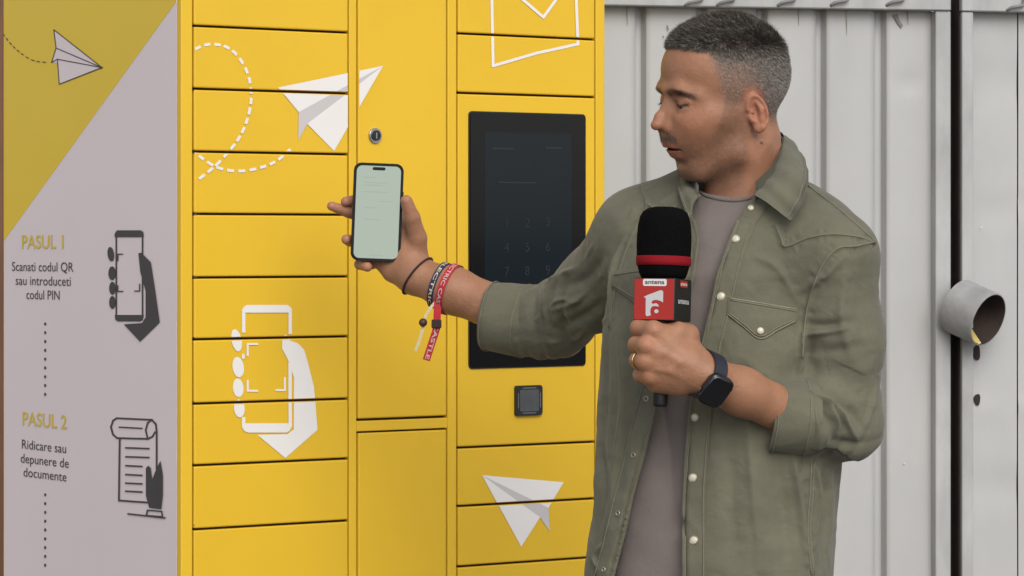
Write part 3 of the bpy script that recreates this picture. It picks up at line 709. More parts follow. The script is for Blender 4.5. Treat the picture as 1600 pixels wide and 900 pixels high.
def lhand_sdf(P):
    d = cap(P, LWR, Wn(1070, 566, 4.446), .027, .0235)
    for pts, r in LHAND: d = smin(d, cap(P, LWR + (pts[0]-LWR)*0.3, pts[0], .0205, .0125), .010)
    d = smin(d, chain(P, [Wn(1082, 562, 4.452), Wn(1072, 528, 4.460), Wn(1056, 512, 4.482), Wn(1030, 511, 4.500)], [.020, .0145, .0115, .0092], .006), .012)
    d = smin(d, chain(P, [Wn(1030, 522, 4.440), Wn(1058, 519, 4.446), Wn(1076, 522, 4.452)], [.0125, .0135, .0135], .006), .010)
    d = smin(d, chain(P, [Wn(1060, 600, 4.452), Wn(1025, 600, 4.452)], [.017, .012]), .012)
    for k in LK: d = smin(d, sph(P, k + A3((0, -0.0025, 0)), .0105), .006)     # knuckles
    for vp in (([Wn(1092, 572, 4.428), Wn(1062, 566, 4.420), Wn(1040, 552, 4.419), Wn(1022, 556, 4.420)]), ([Wn(1085, 600, 4.430), Wn(1055, 584, 4.422), Wn(1030, 578, 4.421)]), ([Wn(1062, 566, 4.420), Wn(1048, 580, 4.420), Wn(1022, 578, 4.421)])):
        for a_, b_ in zip(vp, vp[1:]):
            e, h = segd(P, a_, b_); d = d - 0.0010*np.exp(-(e/.0045)**2)
    for pts, r in LHAND:                                                       # skin creases at the finger joints
        for o2 in (-.0016, .0016): d = d + 0.0007*np.exp(-((np.linalg.norm((P-pts[1]-A3((o2, -r[1]*.7, 0)))*A3((1, .5, .3)), axis=1))/.0013)**2)
    for k in LK[:3]:                                                           # tendons on the back of the hand
        e, h = segd(P, LWR + A3((0, -.022, .004)), k + A3((0, -.010, 0))); d = d - 0.0011*np.exp(-(e/.0045)**2)
    fg = None
    for pts, r in LHAND:
        c = chain(P, pts, r, .003); fg = c if fg is None else np.minimum(fg, c)
    return smin(d, fg, .004)
def arm_sdf(P, S, E, Wr, hand, k=1.0):
    d = chain(P, [S, E], [.046, .030]); ax = (Wr-E); m = E + ax*0.30
    d = smin(d, chain(P, [E, m, E + ax*0.75, Wr], [.028*k, .0355*k, .0325*k, .0275], .02), .02)
    return smin(d, hand(P), .012)
TC = A3(W(1160, 380, 4.68)); TYAW = R(22.0)
TFR = A3((-math.sin(TYAW), -math.cos(TYAW), 0)); TLF = A3((math.cos(TYAW), -math.sin(TYAW), 0))
def zof(py): return CAMH + (HZ-py)/FPX*4.66
def xof(px): return (px-800.0)/FPX*4.66
TS = [(1010, 1106, .172, .128), (900, 1108, .170, .126), (800, 1115, .169, .124), (720, 1123, .171, .124), (600, 1126, .166, .124), (515, 1124, .160, .122), (430, 1136, .156, .114), (370, 1152, .152, .098), (325, 1160, .130, .078), (285, 1162, .085, .060)]
_z = np.array([zof(a) for a, *_ in TS]); _x = np.array([xof(b) for _, b, *_ in TS]); _a = np.array([c for _, _, c, _ in TS]); _b = np.array([c for *_, c in TS])
_y = np.array([4.66, 4.66, 4.66, 4.66, 4.66, 4.66, 4.665, 4.675, 4.68, 4.69])
o_ = np.argsort(_z); _z, _x, _a, _b, _y = _z[o_], _x[o_], _a[o_], _b[o_], _y[o_]
def torso_sdf(P, grow=0.0, ztop=None, n=2.35):
    z = P[:, 2]; cx_, cy_ = np.interp(z, _z, _x), np.interp(z, _z, _y); a, b = np.interp(z, _z, _a)+grow, np.interp(z, _z, _b)+grow
    dx, dy = P[:, 0]-cx_, P[:, 1]-cy_; l = dx*TLF[0] + dy*TLF[1]; fr = dx*TFR[0] + dy*TFR[1]
    e = (np.abs(l/a)**n + np.abs(fr/b)**n)**(1.0/n)
    return ((e-1.0)*np.minimum(a, b)*0.9).astype(f32)
def body_sdf(P):
    d = np.full(len(P), 9.0, f32)
    def grp(f, lo, hi, k, d):
        m = ((P > A3(lo)-.05) & (P < A3(hi)+.05)).all(1)
        if m.any(): d[m] = smin(d[m], f(P[m]), k) if k else np.minimum(d[m], f(P[m]))
        return d
    for f, pts, S in ((lambda p: arm_sdf(p, RSH, REL, RWR, rhand_sdf), [RSH, REL, RWR, Wn(510, 300, 5.06)], 0), (lambda p: arm_sdf(p, LSH, LEL, LWR, lhand_sdf, 0.92), [LSH, LEL, LWR, Wn(985, 500, 4.5)], 0)):
        pts = np.array(pts); d = grp(f, pts.min(0)-.06, pts.max(0)+.06, 0, d)
    d = grp(head_sdf, HC-A3((.13, .13, .19)), HC+A3((.13, .15, .13)), .03, d)
    def tr(p):
        t = np.maximum(torso_sdf(p, -.030), p[:, 2]-zof(325)); t = smin(t, cap(p, RSH, LSH, .045, .045), .03)
        t = np.maximum(t, zof(1010)-p[:, 2]); return t
    d = grp(tr, (0.0, 4.4, zof(1015)), (0.6, 4.95, zof(270)), .03, d)
    return d
man = tag(empty('person', (xof(1130), 4.66, 0)), 'man in an open olive shirt holding a phone and a microphone', 'person')
MANL = man.location.copy()
def pobj(o):
    o.parent = man; o.matrix_parent_inverse = Matrix.Translation(-MANL); return o
bV, bQ = surface_net(body_sdf, (-0.34, 4.36, zof(1010)-.01), (0.60, 5.12, 1.84), 0.0019)
bV = relax(bV, bQ, 1, 0.4)

def noise3(P, s, seed=0):                        # cheap smooth value noise
    p = np.asarray(P, float)*s + seed*17.3; i = np.floor(p).astype(int); t = p-i; t = t*t*(3-2*t); out = 0
    for c in ((a, b, e) for a in (0,1) for b in (0,1) for e in (0,1)):
        k = i + np.array(c); h = np.sin(k[:, 0]*127.1 + k[:, 1]*311.7 + k[:, 2]*74.7 + seed)*43758.5453; h = h-np.floor(h)
        w = np.prod(np.where(np.array(c), t, 1-t), axis=1); out = out + w*h
    return out
def hair_amount(q):                             # 0 bare .. 1 full hair, in head coordinates
    F, L, U = q[:, 0], np.abs(q[:, 1]), q[:, 2]
    wob = 5*(noise3(q, 0.09, 3)-0.5)
    hl_ = 64 + wob - 0.0012*(L**2)*0.6                                    # front hairline height
    top = sstep(-1, 5, U - hl_)
    fe = np.interp(U, [-60, -32, -24, 0, 30, 58, 70], [-22, 6, 26, 42, 52, 57, 68]) + wob*0.8
    lowl = np.interp(F, [-100, -45, -30, -12, 4, 12, 40], [-44, -42, -12, 8, 4, -22, -24]) + wob
    sd = sstep(-3, 16, fe - F)*sstep(-3, 22, U - lowl)
    return np.maximum(top, sd)
def body_colours(V):
    q = hl(V.astype(f32)); F, L, U = q[:, 0], q[:, 1], q[:, 2]; La = np.abs(L); n = len(V)
    base = np.tile(np.array([[0.350, 0.172, 0.098]]), (n, 1))
    head = sstep(-190, -150, U)*(np.abs(F) < 150)*(La < 120)
    face = np.array([0.345, 0.165, 0.095]); base = base*(1-head[:, None]) + face*head[:, None]
    def mixc(m, c):
        nonlocal base
        base = base*(1-m[:, None]) + np.array(c)*m[:, None]
    inh = head > 0.01
    mixc(inh*0.35*np.exp(-(((F-60)/40)**2 + ((La-42)/22)**2 + ((U+30)/22)**2)), (0.44, 0.17, 0.095))      # cheeks
    mixc(inh*0.5*np.exp(-(((F-104)/14)**2 + (La/14)**2 + ((U+40)/14)**2)), (0.42, 0.165, 0.10))
    mixc(inh*0.6*sstep(60, 72, La)*(F < 12)*(U > -58)*(U < 16), (0.42, 0.165, 0.10))                       # ears
    nz = noise3(V, 260, 5)
    jaw = np.interp(F, [-20, -6, 4, 28, 38, 50, 62, 80, 100], [-60, -30, 8, 8, -38, -60, -64, -60, -60])
    beard = sstep(16, -18, U - jaw)*sstep(-150, -118, U)*sstep(-16, 2, F)
    mous = np.exp(-(((U+61)/7)**2))*sstep(70, 76, F)*(La < 27)
    lips = sstep(64, 70, F)*np.exp(-((La/22)**4))*(np.exp(-((U+70)/4.2)**2) + np.exp(-((U+82)/5.0)**2))
    beard = np.clip(beard*0.55*(1-lips) + mous*0.5, 0, 0.8)*inh
    mixc(beard*(0.70+0.35*(nz-0.5)), (0.085, 0.055, 0.040))
    mixc(inh*np.clip(lips, 0, 1)*0.85, (0.36, 0.10, 0.075))
    mixc(inh*np.exp(-((U+75.4)/1.6)**2)*sstep(60, 66, F)*(F < 86)*(La < 25)*0.85, (0.06, 0.02, 0.017))
    mixc(inh*np.exp(-((U+13.6-(La-31)**2*0.014)/1.1)**2)*(np.abs(La-33) < 14)*(F > 70)*0.9, (0.04, 0.026, 0.022))  # lash line
    eb = q - A3((70.5, 0, -13)); eb[:, 1] = La-31; er = np.linalg.norm(eb, axis=1); sl = (er < 14.0)*(np.abs(U+16.2-(La-31)**2*.014) < 2.6)*(np.abs(La-33) < 13)*(F > 74)*inh
    mixc(sl*0.9, (0.36, 0.31, 0.28)); ir = np.linalg.norm(eb - A3((12.4, 0, -4.2)), axis=1); mixc(sl*sstep(6.6, 5.6, ir), (0.045, 0.026, 0.018)); mixc(sl*sstep(2.8, 2.0, ir), (0.006, 0.006, 0.006))
    mixc(inh*0.18*np.exp(-(((U+8)/6)**2 + ((La-30)/14)**2))*(F > 70), (0.20, 0.08, 0.05))  # shading above the eye, mixed into the lid's skin colour
    by = 3.5 + np.interp(La, [8, 24, 40, 56], [-1.5, 2.5, 0.5, -7.0])
    mixc(inh*np.exp(-((U-by)/4.4)**4)*sstep(7, 11, La)*sstep(58, 50, La)*(F > 46)*0.75, (0.05, 0.034, 0.027))        # brows
    ha = hair_amount(q)*inh; gr_ = sstep(75, 20, U)
    fd = sstep(-45, 15, F)*sstep(62, 30, U); mixc(ha*(0.82 - 0.30*sstep(50, 0, U))*(1-0.62*fd)*(0.85+0.3*nz), (0.075, 0.064, 0.056))
    # mole, nails, veins, redder knuckles
    mixc((np.linalg.norm(V - np.array(MOLE), axis=1) < 0.0022)*0.9, (0.05, 0.025, 0.02))
    for k in list(LK) + [p_[0][1] for p_ in LHAND]:
        mixc(0.45*np.exp(-(np.linalg.norm(V-k, axis=1)/.014)**2), (0.46, 0.19, 0.11))
    mixc(0.5*np.exp(-(np.linalg.norm(V-RTH[0][3], axis=1)/.012)**2), (0.45, 0.20, 0.13))
    for pts, r in RHAND: mixc(0.6*np.exp(-(np.linalg.norm(V-pts[-1], axis=1)/.012)**2), (0.50, 0.20, 0.13))
    blot = noise3(V, 60, 2); base = base*(0.93 + 0.14*blot[:, None])
    return np.clip(base, 0.005, 0.9)
MOLE = hit(head_sdf, 1190, 223, 4.4)
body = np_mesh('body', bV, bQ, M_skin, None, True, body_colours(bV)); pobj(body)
# ------------------------------------------------------------------ clothes
from mathutils.bvhtree import BVHTree
OL = (0.142, 0.136, 0.096)
M_shirt = mat('olive_twill', OL, 0.88, var=0.15, vscale=14, bump=0.0005, bscale=700, sheen=0.15, spec=0.2, bump2=0.0012, b2scale=40, detail=8)
def crumple(m, scale, dist, warp=0.05):            # creases of worn cotton: warped cells under the existing bump
    nt = m.node_tree; L = nt.links; p = nt.nodes['Principled BSDF']; tc = nt.nodes.new('ShaderNodeTexCoord')
    nz = nt.nodes.new('ShaderNodeTexNoise'); nz.inputs['Scale'].default_value = 9; nz.inputs['Detail'].default_value = 2; L.new(tc.outputs['Object'], nz.inputs['Vector'])
    ma = nt.nodes.new('ShaderNodeVectorMath'); ma.operation = 'MULTIPLY_ADD'; ma.inputs[1].default_value = (warp, warp, warp)
    L.new(nz.outputs['Color'], ma.inputs[0]); L.new(tc.outputs['Object'], ma.inputs[2])
    prev = p.inputs['Normal'].links[0].from_socket if p.inputs['Normal'].links else None
    for sc_, di_ in ((scale, dist), (scale*2.6, dist*0.42)):
        vo = nt.nodes.new('ShaderNodeTexVoronoi'); vo.feature = 'F1'; vo.inputs['Scale'].default_value = sc_; L.new(ma.outputs[0], vo.inputs['Vector'])
        b = nt.nodes.new('ShaderNodeBump'); b.inputs['Distance'].default_value = di_; b.inputs['Strength'].default_value = 1.0; L.new(vo.outputs['Distance'], b.inputs['Height'])
        if prev is not None: L.new(prev, b.inputs['Normal'])
        prev = b.outputs[0]
    L.new(prev, p.inputs['Normal'])
crumple(M_shirt, 18, 0.0028)
M_seam = mat('olive_stitching', (0.190, 0.180, 0.125), 0.9, var=0.15, vscale=200)
M_worn = mat('worn_olive_edge', (0.245, 0.235, 0.170), 0.9, var=0.2, vscale=150)
M_tee = mat('mauve_grey_jersey', (0.180, 0.152, 0.140), 0.92, var=0.13, vscale=10, bump=0.0004, bscale=800, sheen=0.1, spec=0.2, bump2=0.003, b2scale=12)
M_snap = mat('pearl_snap', (0.62, 0.58, 0.46), 0.25, coat=0.5)
M_snapring = mat('brass_snap_ring', (0.42, 0.38, 0.27), 0.35, 0.7)
M_trs = mat('dark_trousers', (0.03, 0.032, 0.04), 0.85, var=0.1, bump2=0.004, b2scale=10)
M_shoe = mat('grey_shoe', (0.12, 0.12, 0.12), 0.6)
RSE = Wn(866, 500, 4.95); LSE = Wn(1318, 662, 4.580)
RCU = [Wn(826, 503, 4.964), Wn(766, 494, 4.990)]; LCU = [Wn(1266, 652, 4.530), Wn(1204, 650, 4.530)]
NB0, NB1 = Wn(1160, 250, 4.70), Wn(1150, 345, 4.66)                              # axis of the neck hole
OPL = ([290, 330, 372, 432, 500, 632, 711, 772, 832, 896, 980, 1010], [1066, 1080, 1092, 1084, 1064, 1025, 1006, 989, 976, 959, 940, 934])
OPR = ([290, 305, 344, 388, 432, 480, 560, 636, 711, 787, 896, 980, 1010], [1192, 1180, 1154, 1136, 1121, 1112, 1092, 1079, 1072, 1068, 1068, 1068, 1068])
def pxpy(P): return 800 + FPX*P[:, 0]/P[:, 1], HZ - FPX*(P[:, 2]-CAMH)/P[:, 1]
def shirt_solid(P):
    d = torso_sdf(P, .006)
    d = smax(d, P[:, 2]-zof(300), .03)
    sh = smin(cap(P, NB0*0.4+NB1*0.6 + A3((0, .03, 0)), LSH, .064, .0605), cap(P, NB0*0.4+NB1*0.6 + A3((0, .03, 0)), RSH, .064, .066), .05)
    d = smin(d, sh, .05)
    ra = chain(P, [RSH, Wn(930, 452, 4.86), RSE, RCU[0]], [.0645, .0545, .0535, .0520], .03)
    la = chain(P, [LSH, LSH*.5+LSE*.5 + A3((.002, 0, 0)), LSE, LCU[0]], [.0590, .0560, .0500, .0500], .03)
    d = smin(smin(d, ra, .03), la, .012)
    return d
def shirt_sdf(P):
    d = shirt_solid(P); px, py = pxpy(P)
    inn = np.maximum(np.interp(py, *OPL)-px, px-np.interp(py, *OPR))/1110.0       # negative inside the opening
    fr = (P[:, 0]-np.interp(P[:, 2], _z, _x))*TFR[0] + (P[:, 1]-np.interp(P[:, 2], _z, _y))*TFR[1]
    carve = np.maximum(np.maximum(inn, -torso_sdf(P, -.020)), -fr)
    d = np.maximum(d, -carve)
    nh = cap(P, NB0, NB1, .0655, .064); nh = np.maximum(nh, zof(340)-P[:, 2])
    d = smax(d, -nh, .006)
    hem = zof(1000)-P[:, 2]
    return np.maximum(d, hem).astype(f32)
sV, sQ = surface_net(shirt_sdf, (0.0, 4.42, zof(1006)), (0.60, 5.06, 1.62), 0.0020)
sV = relax(sV, sQ, 2, 0.45)
def vnormals(V, Q):
    n = np.cross(V[Q[:, 2]]-V[Q[:, 0]], V[Q[:, 3]]-V[Q[:, 1]]); N = np.zeros_like(V)
    for k in range(4): np.add.at(N, Q[:, k], n)
    return N/(np.linalg.norm(N, axis=1, keepdims=True)+1e-12)
def bvh_of(V, Q): return BVHTree.FromPolygons([tuple(v) for v in V], [tuple(int(i) for i in q) for q in Q])
def cast(bv, px, py):
    o = Vector((0, 0, CAMH)); d = (W(px, py, 1.0)-o).normalized(); h = bv.ray_cast(o, d)
    if h[0] is None:
        h = bv.find_nearest(W(px, py, 4.6))
    n = h[1]
    if n.dot(d) > 0: n = -n
    return h[0], n
_bv = bvh_of(sV[:, :], sQ)
# folds: photo path, height (mm, minus = groove), width (mm)
FOLDS = [
 ([(1052, 300), (1000, 330), (965, 380), (950, 440)], 2.5, 7), ([(990, 330), (962, 420), (950, 505)], -4, 8), ([(945, 400), (905, 440), (850, 455)], 4, 9), ([(940, 430), (900, 470), (862, 485)], -4.5, 8),
 ([(948, 470), (905, 500), (870, 512)], 4, 9), ([(925, 385), (890, 425), (845, 440)], -3.5, 7), ([(946, 500), (905, 525), (860, 535)], -3.5, 7), ([(870, 432), (855, 470), (858, 520)], -5, 7), ([(845, 440), (832, 480), (838, 530)], 3.5, 7),
 ([(884, 440), (876, 490), (885, 535)], 3.5, 7), ([(905, 470), (870, 470), (835, 500)], -3, 6), ([(950, 515), (946, 600), (940, 700), (935, 800)], 2.5, 10), ([(965, 520), (975, 620), (962, 720), (950, 830)], -3, 12),
 ([(985, 640), (972, 720), (955, 800)], 2.5, 10), ([(1254, 520), (1251, 565), (1250, 600)], -6, 8), ([(1262, 506), (1290, 508), (1335, 502)], 4, 6), ([(1256, 524), (1285, 520), (1320, 514)], -4, 7), ([(1258, 545), (1300, 548), (1345, 540)], 2.5, 9),
 ([(1252, 598), (1285, 608), (1322, 634), (1350, 672)], 4.5, 8), ([(1262, 612), (1292, 626), (1318, 652), (1340, 688)], -5, 7), ([(1292, 622), (1300, 645), (1310, 668)], -5, 7), ([(1278, 618), (1290, 650), (1302, 690)], 3.5, 6), ([(1270, 615), (1276, 655), (1280, 700)], -3, 7), ([(1374, 590), (1362, 640), (1352, 672)], -3.5, 9), ([(1300, 690), (1325, 696), (1345, 690)], 3, 8),
 ([(1345, 420), (1352, 500), (1360, 580)], 2.5, 14), ([(1320, 430), (1315, 500), (1330, 560)], -3, 12), ([(1250, 455), (1290, 430), (1330, 385)], -2.5, 9), ([(1232, 400), (1215, 440), (1205, 470)], 2, 10),
 ([(1210, 700), (1225, 780), (1240, 890)], 4, 14), ([(1240, 710), (1252, 790), (1262, 880)], -4, 9), ([(1170, 640), (1175, 740), (1190, 890)], -3, 14), ([(1140, 640), (1142, 760), (1150, 890)], 3, 13),
 ([(1290, 722), (1296, 790), (1285, 880)], 4, 9), ([(1278, 720), (1282, 780), (1275, 850)], -4, 6), ([(1110, 420), (1100, 480)], 2, 10), ([(1180, 400), (1215, 420), (1245, 470)], -2, 10), ([(1060, 330), (1070, 400), (1068, 470)], 3, 9),
 ([(1000, 560), (985, 600), (980, 660)], 2.5, 10), ([(1160, 560), (1200, 590), (1215, 600)], -3, 8), ([(935, 700), (945, 760), (930, 850)], 3, 10), ([(918, 850), (928, 870), (940, 898)], -4, 6), ([(1268, 520), (1255, 560), (1225, 590)], 3, 8)]
N0 = vnormals(sV, sQ); disp = np.zeros(len(sV))
for path, amp, wd in FOLDS:
    pts = [np.array(p_) for p_ in crom([cast(_bv, a, b)[0] for a, b in path], 4)]; dm = np.full(len(sV), 9.0); hh_ = np.zeros(len(sV)); m_ = len(pts)-1
    sel = np.linalg.norm(sV-np.mean(pts, axis=0), axis=1) < 0.05 + max(np.linalg.norm(p_-np.mean(pts, axis=0)) for p_ in pts)
    S_ = sV[sel].astype(f32); dd = np.full(len(S_), 9.0); tt = np.zeros(len(S_))
    for i in range(m_):
        e, h = segd(S_, pts[i], pts[i+1]); c = e < dd; dd = np.where(c, e, dd); tt = np.where(c, (i+h)/m_, tt)
    wd = wd*(1.0 if amp > 0 else 0.55); disp[sel] += 2.0*amp/1000*np.exp(-(dd/(wd/1000))**2)*(0.25+0.75*np.sin(np.clip(tt, 0.02, .98)*math.pi))
SEAMS = [[(1212, 352), (1220, 372), (1228, 385), (1262, 372), (1300, 366), (1340, 370), (1368, 380)], [(1262, 290), (1300, 318), (1340, 352), (1366, 376)],
         [(1366, 378), (1340, 384), (1310, 388), (1288, 410), (1270, 450), (1258, 500), (1254, 560)], [(1270, 722), (1268, 770), (1264, 830), (1270, 898)],
         [(1000, 292), (1010, 320), (992, 360), (972, 410), (958, 470), (952, 512)], [(1010, 318), (1035, 332), (1058, 322)]]
for path in SEAMS:
    pts = [np.array(p_) for p_ in crom([cast(_bv, a, b)[0] for a, b in path], 4)]; dd = np.full(len(sV), 9.0); ph0 = np.zeros(len(sV))
    sel = np.linalg.norm(sV-np.mean(pts, axis=0), axis=1) < 0.03 + max(np.linalg.norm(p_-np.mean(pts, axis=0)) for p_ in pts); S_ = sV[sel].astype(f32); d_s = np.full(len(S_), 9.0); t_s = np.zeros(len(S_))
    for i in range(len(pts)-1):
        e, h = segd(S_, pts[i], pts[i+1]); c = e < d_s; d_s = np.where(c, e, d_s); t_s = np.where(c, i+h, t_s)
    disp[sel] += -0.0022*np.exp(-(d_s/.0026)**2) + 0.0009*np.exp(-((d_s-.007)/.004)**2)*(0.6+0.8*np.sin(t_s*3.1+np.sin(t_s*1.3)*2))
def arm_st(V, S, E):
    ax = (E-S); L_ = np.linalg.norm(ax); ax = ax/L_; s = (V-S)@ax; r = V-S-s[:, None]*ax; return s/L_, np.linalg.norm(r, axis=1), r
def ridg(P, seed): return 1-np.abs(2*noise3(P, 1.0, seed)-1)
for S, E, C in ((RSH, RSE, RCU[0]), (LSH, LSE, LCU[0])):
    for a, b, lo_a in ((S, E, 0.25), (E, C, -0.5)):
        s, r, rv = arm_st(sV, a, b); m = sstep(lo_a, lo_a+0.35, s)*sstep(1.5, 1.1, s)*(r < 0.085)
        ln = np.linalg.norm(b-a); q = np.stack([s*ln*42, rv[:, 0]*14, rv[:, 2]*14], 1); q = q + 1.3*np.stack([noise3(sV, 16, 8), noise3(sV, 16, 9), noise3(sV, 16, 10)], 1)
        disp += m*0.0040*(ridg(q, 4)-0.55)
tt_ = np.clip((zof(480)-sV[:, 2])/0.12, 0, 1)*(np.abs(torso_sdf(sV.astype(f32), .006)) < .02)
lat = (sV[:, 0]-0.3)*TLF[0] + (sV[:, 1]-4.66)*TLF[1]
disp += tt_*0.007*(ridg(np.stack([lat*16 + 0.6*noise3(sV, 9, 3), sV[:, 2]*3.2, sV[:, 1]*6], 1), 6)-0.5)
disp += 0.0030*(noise3(sV, 20, 1)-0.5) + 0.0010*(ridg(sV*48, 2)-0.5)
sV = sV + N0*disp[:, None]; sV = relax(sV, sQ, 1, 0.2)
shirt = pobj(np_mesh('shirt', sV, sQ, M_shirt)); shirt['label'] = 'olive cotton overshirt worn open with rolled sleeves'
BV = bvh_of(sV, sQ)
def sub(o, parent):                              # world-space mesh that belongs to a clothing part
    o.parent = parent; return o
def patch(name, top, bot, nu, nv, thick, mat_, parent, bv, bulge=0.0, extra=0.0, rip=0.0):
    # cloth laid on a surface between two photo paths of equal point count
    T = crom([(a, b, 0) for a, b in top], 8); Bt = crom([(a, b, 0) for a, b in bot], 8); rs = lambda L_, s: L_[min(len(L_)-1, int(round(s*(len(L_)-1))))]
    V = []; Bk = []
    for j in range(nv+1):
        for i in range(nu+1):
            q = rs(T, i/nu).lerp(rs(Bt, i/nu), j/nv); p_, n_ = cast(bv, q.x, q.y); e = min(i, nu-i, j, nv-j)
            V.append(p_ + n_*(thick*(0.75 if e == 0 else 1.0) + bulge*math.sin(math.pi*j/nv)*math.sin(math.pi*i/nu) + extra + rip*math.sin(i*1.9+math.sin(i*0.7)*2.0)*(0.4+0.6*j/nv))); Bk.append(p_ - n_*0.002)
    k = len(V); F = []; m = nu+1
    for j in range(nv):
        for i in range(nu): a = j*m+i; F.append((a, a+1, a+m+1, a+m)); F.append((k+a, k+a+m, k+a+m+1, k+a+1))
    ring = [i for i in range(m)] + [j*m+nu for j in range(1, nv+1)] + [nv*m+i for i in range(nu-1, -1, -1)] + [j*m for j in range(nv-1, 0, -1)]
    for a, b in zip(ring, ring[1:]+ring[:1]): F.append((a, k+a, k+b, b))
    o = mobj(name, V, F, mat_, None, True); return sub(o, parent)
def stitch(name, path, bv, parent, lift, w=0.0009, n=6, m_=None):
    P = crom([(a, b, 0) for a, b in path], n); pts = []
    for q in P: p_, n_ = cast(bv, q.x, q.y); pts.append(p_ + n_*lift)
    bm = bmesh.new(); tube(bm, pts, w, 5, flat=0.7); return sub(bmobj(name, bm, m_ or M_seam, None, True), parent)
def along(tab, y): return float(np.interp(y, *tab))
# button band (his left edge) and facing edge (his right)
ys = [318, 345, 380, 420, 460, 500, 540, 580, 620, 660, 700, 740, 790, 840, 900, 960]
wid = lambda y: 30 if y > 600 else 27 if y > 400 else 24
band = patch('button_band', [(along(OPR, y)+0.5, y) for y in ys], [(along(OPR, y)+wid(y)+5, y+ (4 if y < 420 else 0)) for y in ys], 120, 6, .0022, M_shirt, shirt, BV, .0008, 0.0, .00022)
for off in (4, -3): stitch('stitch_line', [(along(OPR, y)+(off if off > 0 else wid(y)+5+off), y) for y in ys[1:]], BV, band, .0032)
band2 = patch('facing_band', [(along(OPL, y)-30, y) for y in ys[2:]], [(along(OPL, y)-0.5, y) for y in ys[2:]], 104, 5, .0016, M_shirt, shirt, BV, .0005)
stitch('stitch_line', [(along(OPL, y)-27, y) for y in ys[7:]], BV, band2, .0024)
for tab, sg_, par in ((OPL, -1, band2), (OPR, 1, band)):
    pts = []
    for y in np.linspace(345, 960, 110):
        x = along(tab, y); p_, n_ = cast(BV, x + sg_*4.5, y); pts.append(p_ - Vector((sg_*4.0/1110, 0, 0)) + n_*.0004)
    for _ in range(3): pts = [pts[0]] + [(a + b*2 + c)/4 for a, b, c in zip(pts, pts[1:], pts[2:])] + [pts[-1]]
    bm = bmesh.new(); tube(bm, pts, .0026, 8); sub(bmobj('edge_hem', bm, M_shirt, None, True), par)
def orient(n): return Vector(n).to_track_quat('Z', 'Y').to_matrix().to_4x4()
def snap(px, py, r, sx=1.0):
    p_, n_ = cast(BV, px, py); bm = bmesh.new(); bmesh.ops.create_uvsphere(bm, u_segments=18, v_segments=10, radius=1.0)
    bmesh.ops.transform(bm, matrix=Matrix.Translation(p_ + n_*.0028) @ orient(n_) @ Matrix.Diagonal((r*sx, r, r*0.36, 1)), verts=bm.verts)
    o = sub(bmobj('snap_button', bm, M_snap, None, True), shirt)
    bm = bmesh.new(); pts = [Matrix.Translation(p_ + n_*.0026) @ orient(n_) @ Vector((r*1.12*math.cos(a), r*1.12*math.sin(a), 0)) for a in [2*math.pi*k/20 for k in range(20)]]
    tube(bm, pts, .0009, 6, closed=True); sub(bmobj('snap_rim', bm, M_snapring, None, True), o)
for px, py, r in ((1174, 326, .0036), (1150, 374, .0052), (1127, 463, .0050), (1086, 652, .0045), (1083, 746, .0050), (1085, 844, .0052)): snap(px, py, r)
for px, py in ((1011, 623), (991, 711), (967, 802), (945, 890)):
    p_, n_ = cast(BV, px, py); bm = bmesh.new()
    pts = [Matrix.Translation(p_ + n_*.0022) @ orient(n_) @ Vector((.0033*math.cos(a), .0033*math.sin(a), 0)) for a in [2*math.pi*k/18 for k in range(18)]]
    tube(bm, pts, .0011, 6, closed=True); sub(bmobj('snap_socket', bm, M_snapring, None, True), shirt)
# chest pockets
pk = patch('chest_pocket', [(1138, 484), (1165, 488), (1192, 492), (1218, 495), (1243, 498)], [(1124, 585), (1148, 600), (1178, 614), (1208, 600), (1236, 596)], 16, 20, .0012, M_shirt, shirt, BV, .002)
fl = patch('pocket_flap', [(1138, 465), (1164, 469), (1190, 473), (1218, 478), (1246, 482)], [(1136, 491), (1162, 511), (1188, 530), (1216, 516), (1242, 503)], 32, 12, .0048, M_shirt, shirt, BV, .0018)
FB = bvh_of(np.array([v.co for v in fl.data.vertices]), np.array([list(p_.vertices) for p_ in fl.data.polygons]))
stitch('stitch_line', [(1141, 469), (1190, 477), (1242, 486)], FB, fl, .0007); stitch('stitch_line', [(1139, 489), (1163, 507), (1188, 525), (1214, 512), (1239, 500)], FB, fl, .0007); stitch('worn_edge', [(1136.5, 490), (1162, 510), (1188, 529), (1216, 515), (1241.5, 502)], FB, fl, .0004, .0010, 6, M_worn); stitch('worn_edge', [(1138.5, 466), (1164, 470), (1190, 474), (1218, 479), (1245, 483)], FB, fl, .0004, .0010, 6, M_worn)
p_, n_ = cast(FB, 1188, 517); bm = bmesh.new(); bmesh.ops.create_uvsphere(bm, u_segments=18, v_segments=10, radius=1.0)
bmesh.ops.transform(bm, matrix=Matrix.Translation(p_ + n_*.001) @ orient(n_) @ Matrix.Diagonal((.005, .005, .0028, 1)), verts=bm.verts); sub(bmobj('snap_button', bm, M_snap, None, True), fl)
fl2 = patch('pocket_flap', [(958, 426), (985, 422), (1012, 419), (1036, 417), (1056, 417)], [(957, 447), (982, 465), (1010, 484), (1036, 462), (1056, 442)], 32, 10, .0042, M_shirt, shirt, BV, .0015)
FB2 = bvh_of(np.array([v.co for v in fl2.data.vertices]), np.array([list(p_.vertices) for p_ in fl2.data.polygons]))
stitch('stitch_line', [(960, 430), (1000, 424), (1054, 421)], FB2, fl2, .0007); stitch('stitch_line', [(960, 446), (984, 461), (1010, 478)], FB2, fl2, .0007)
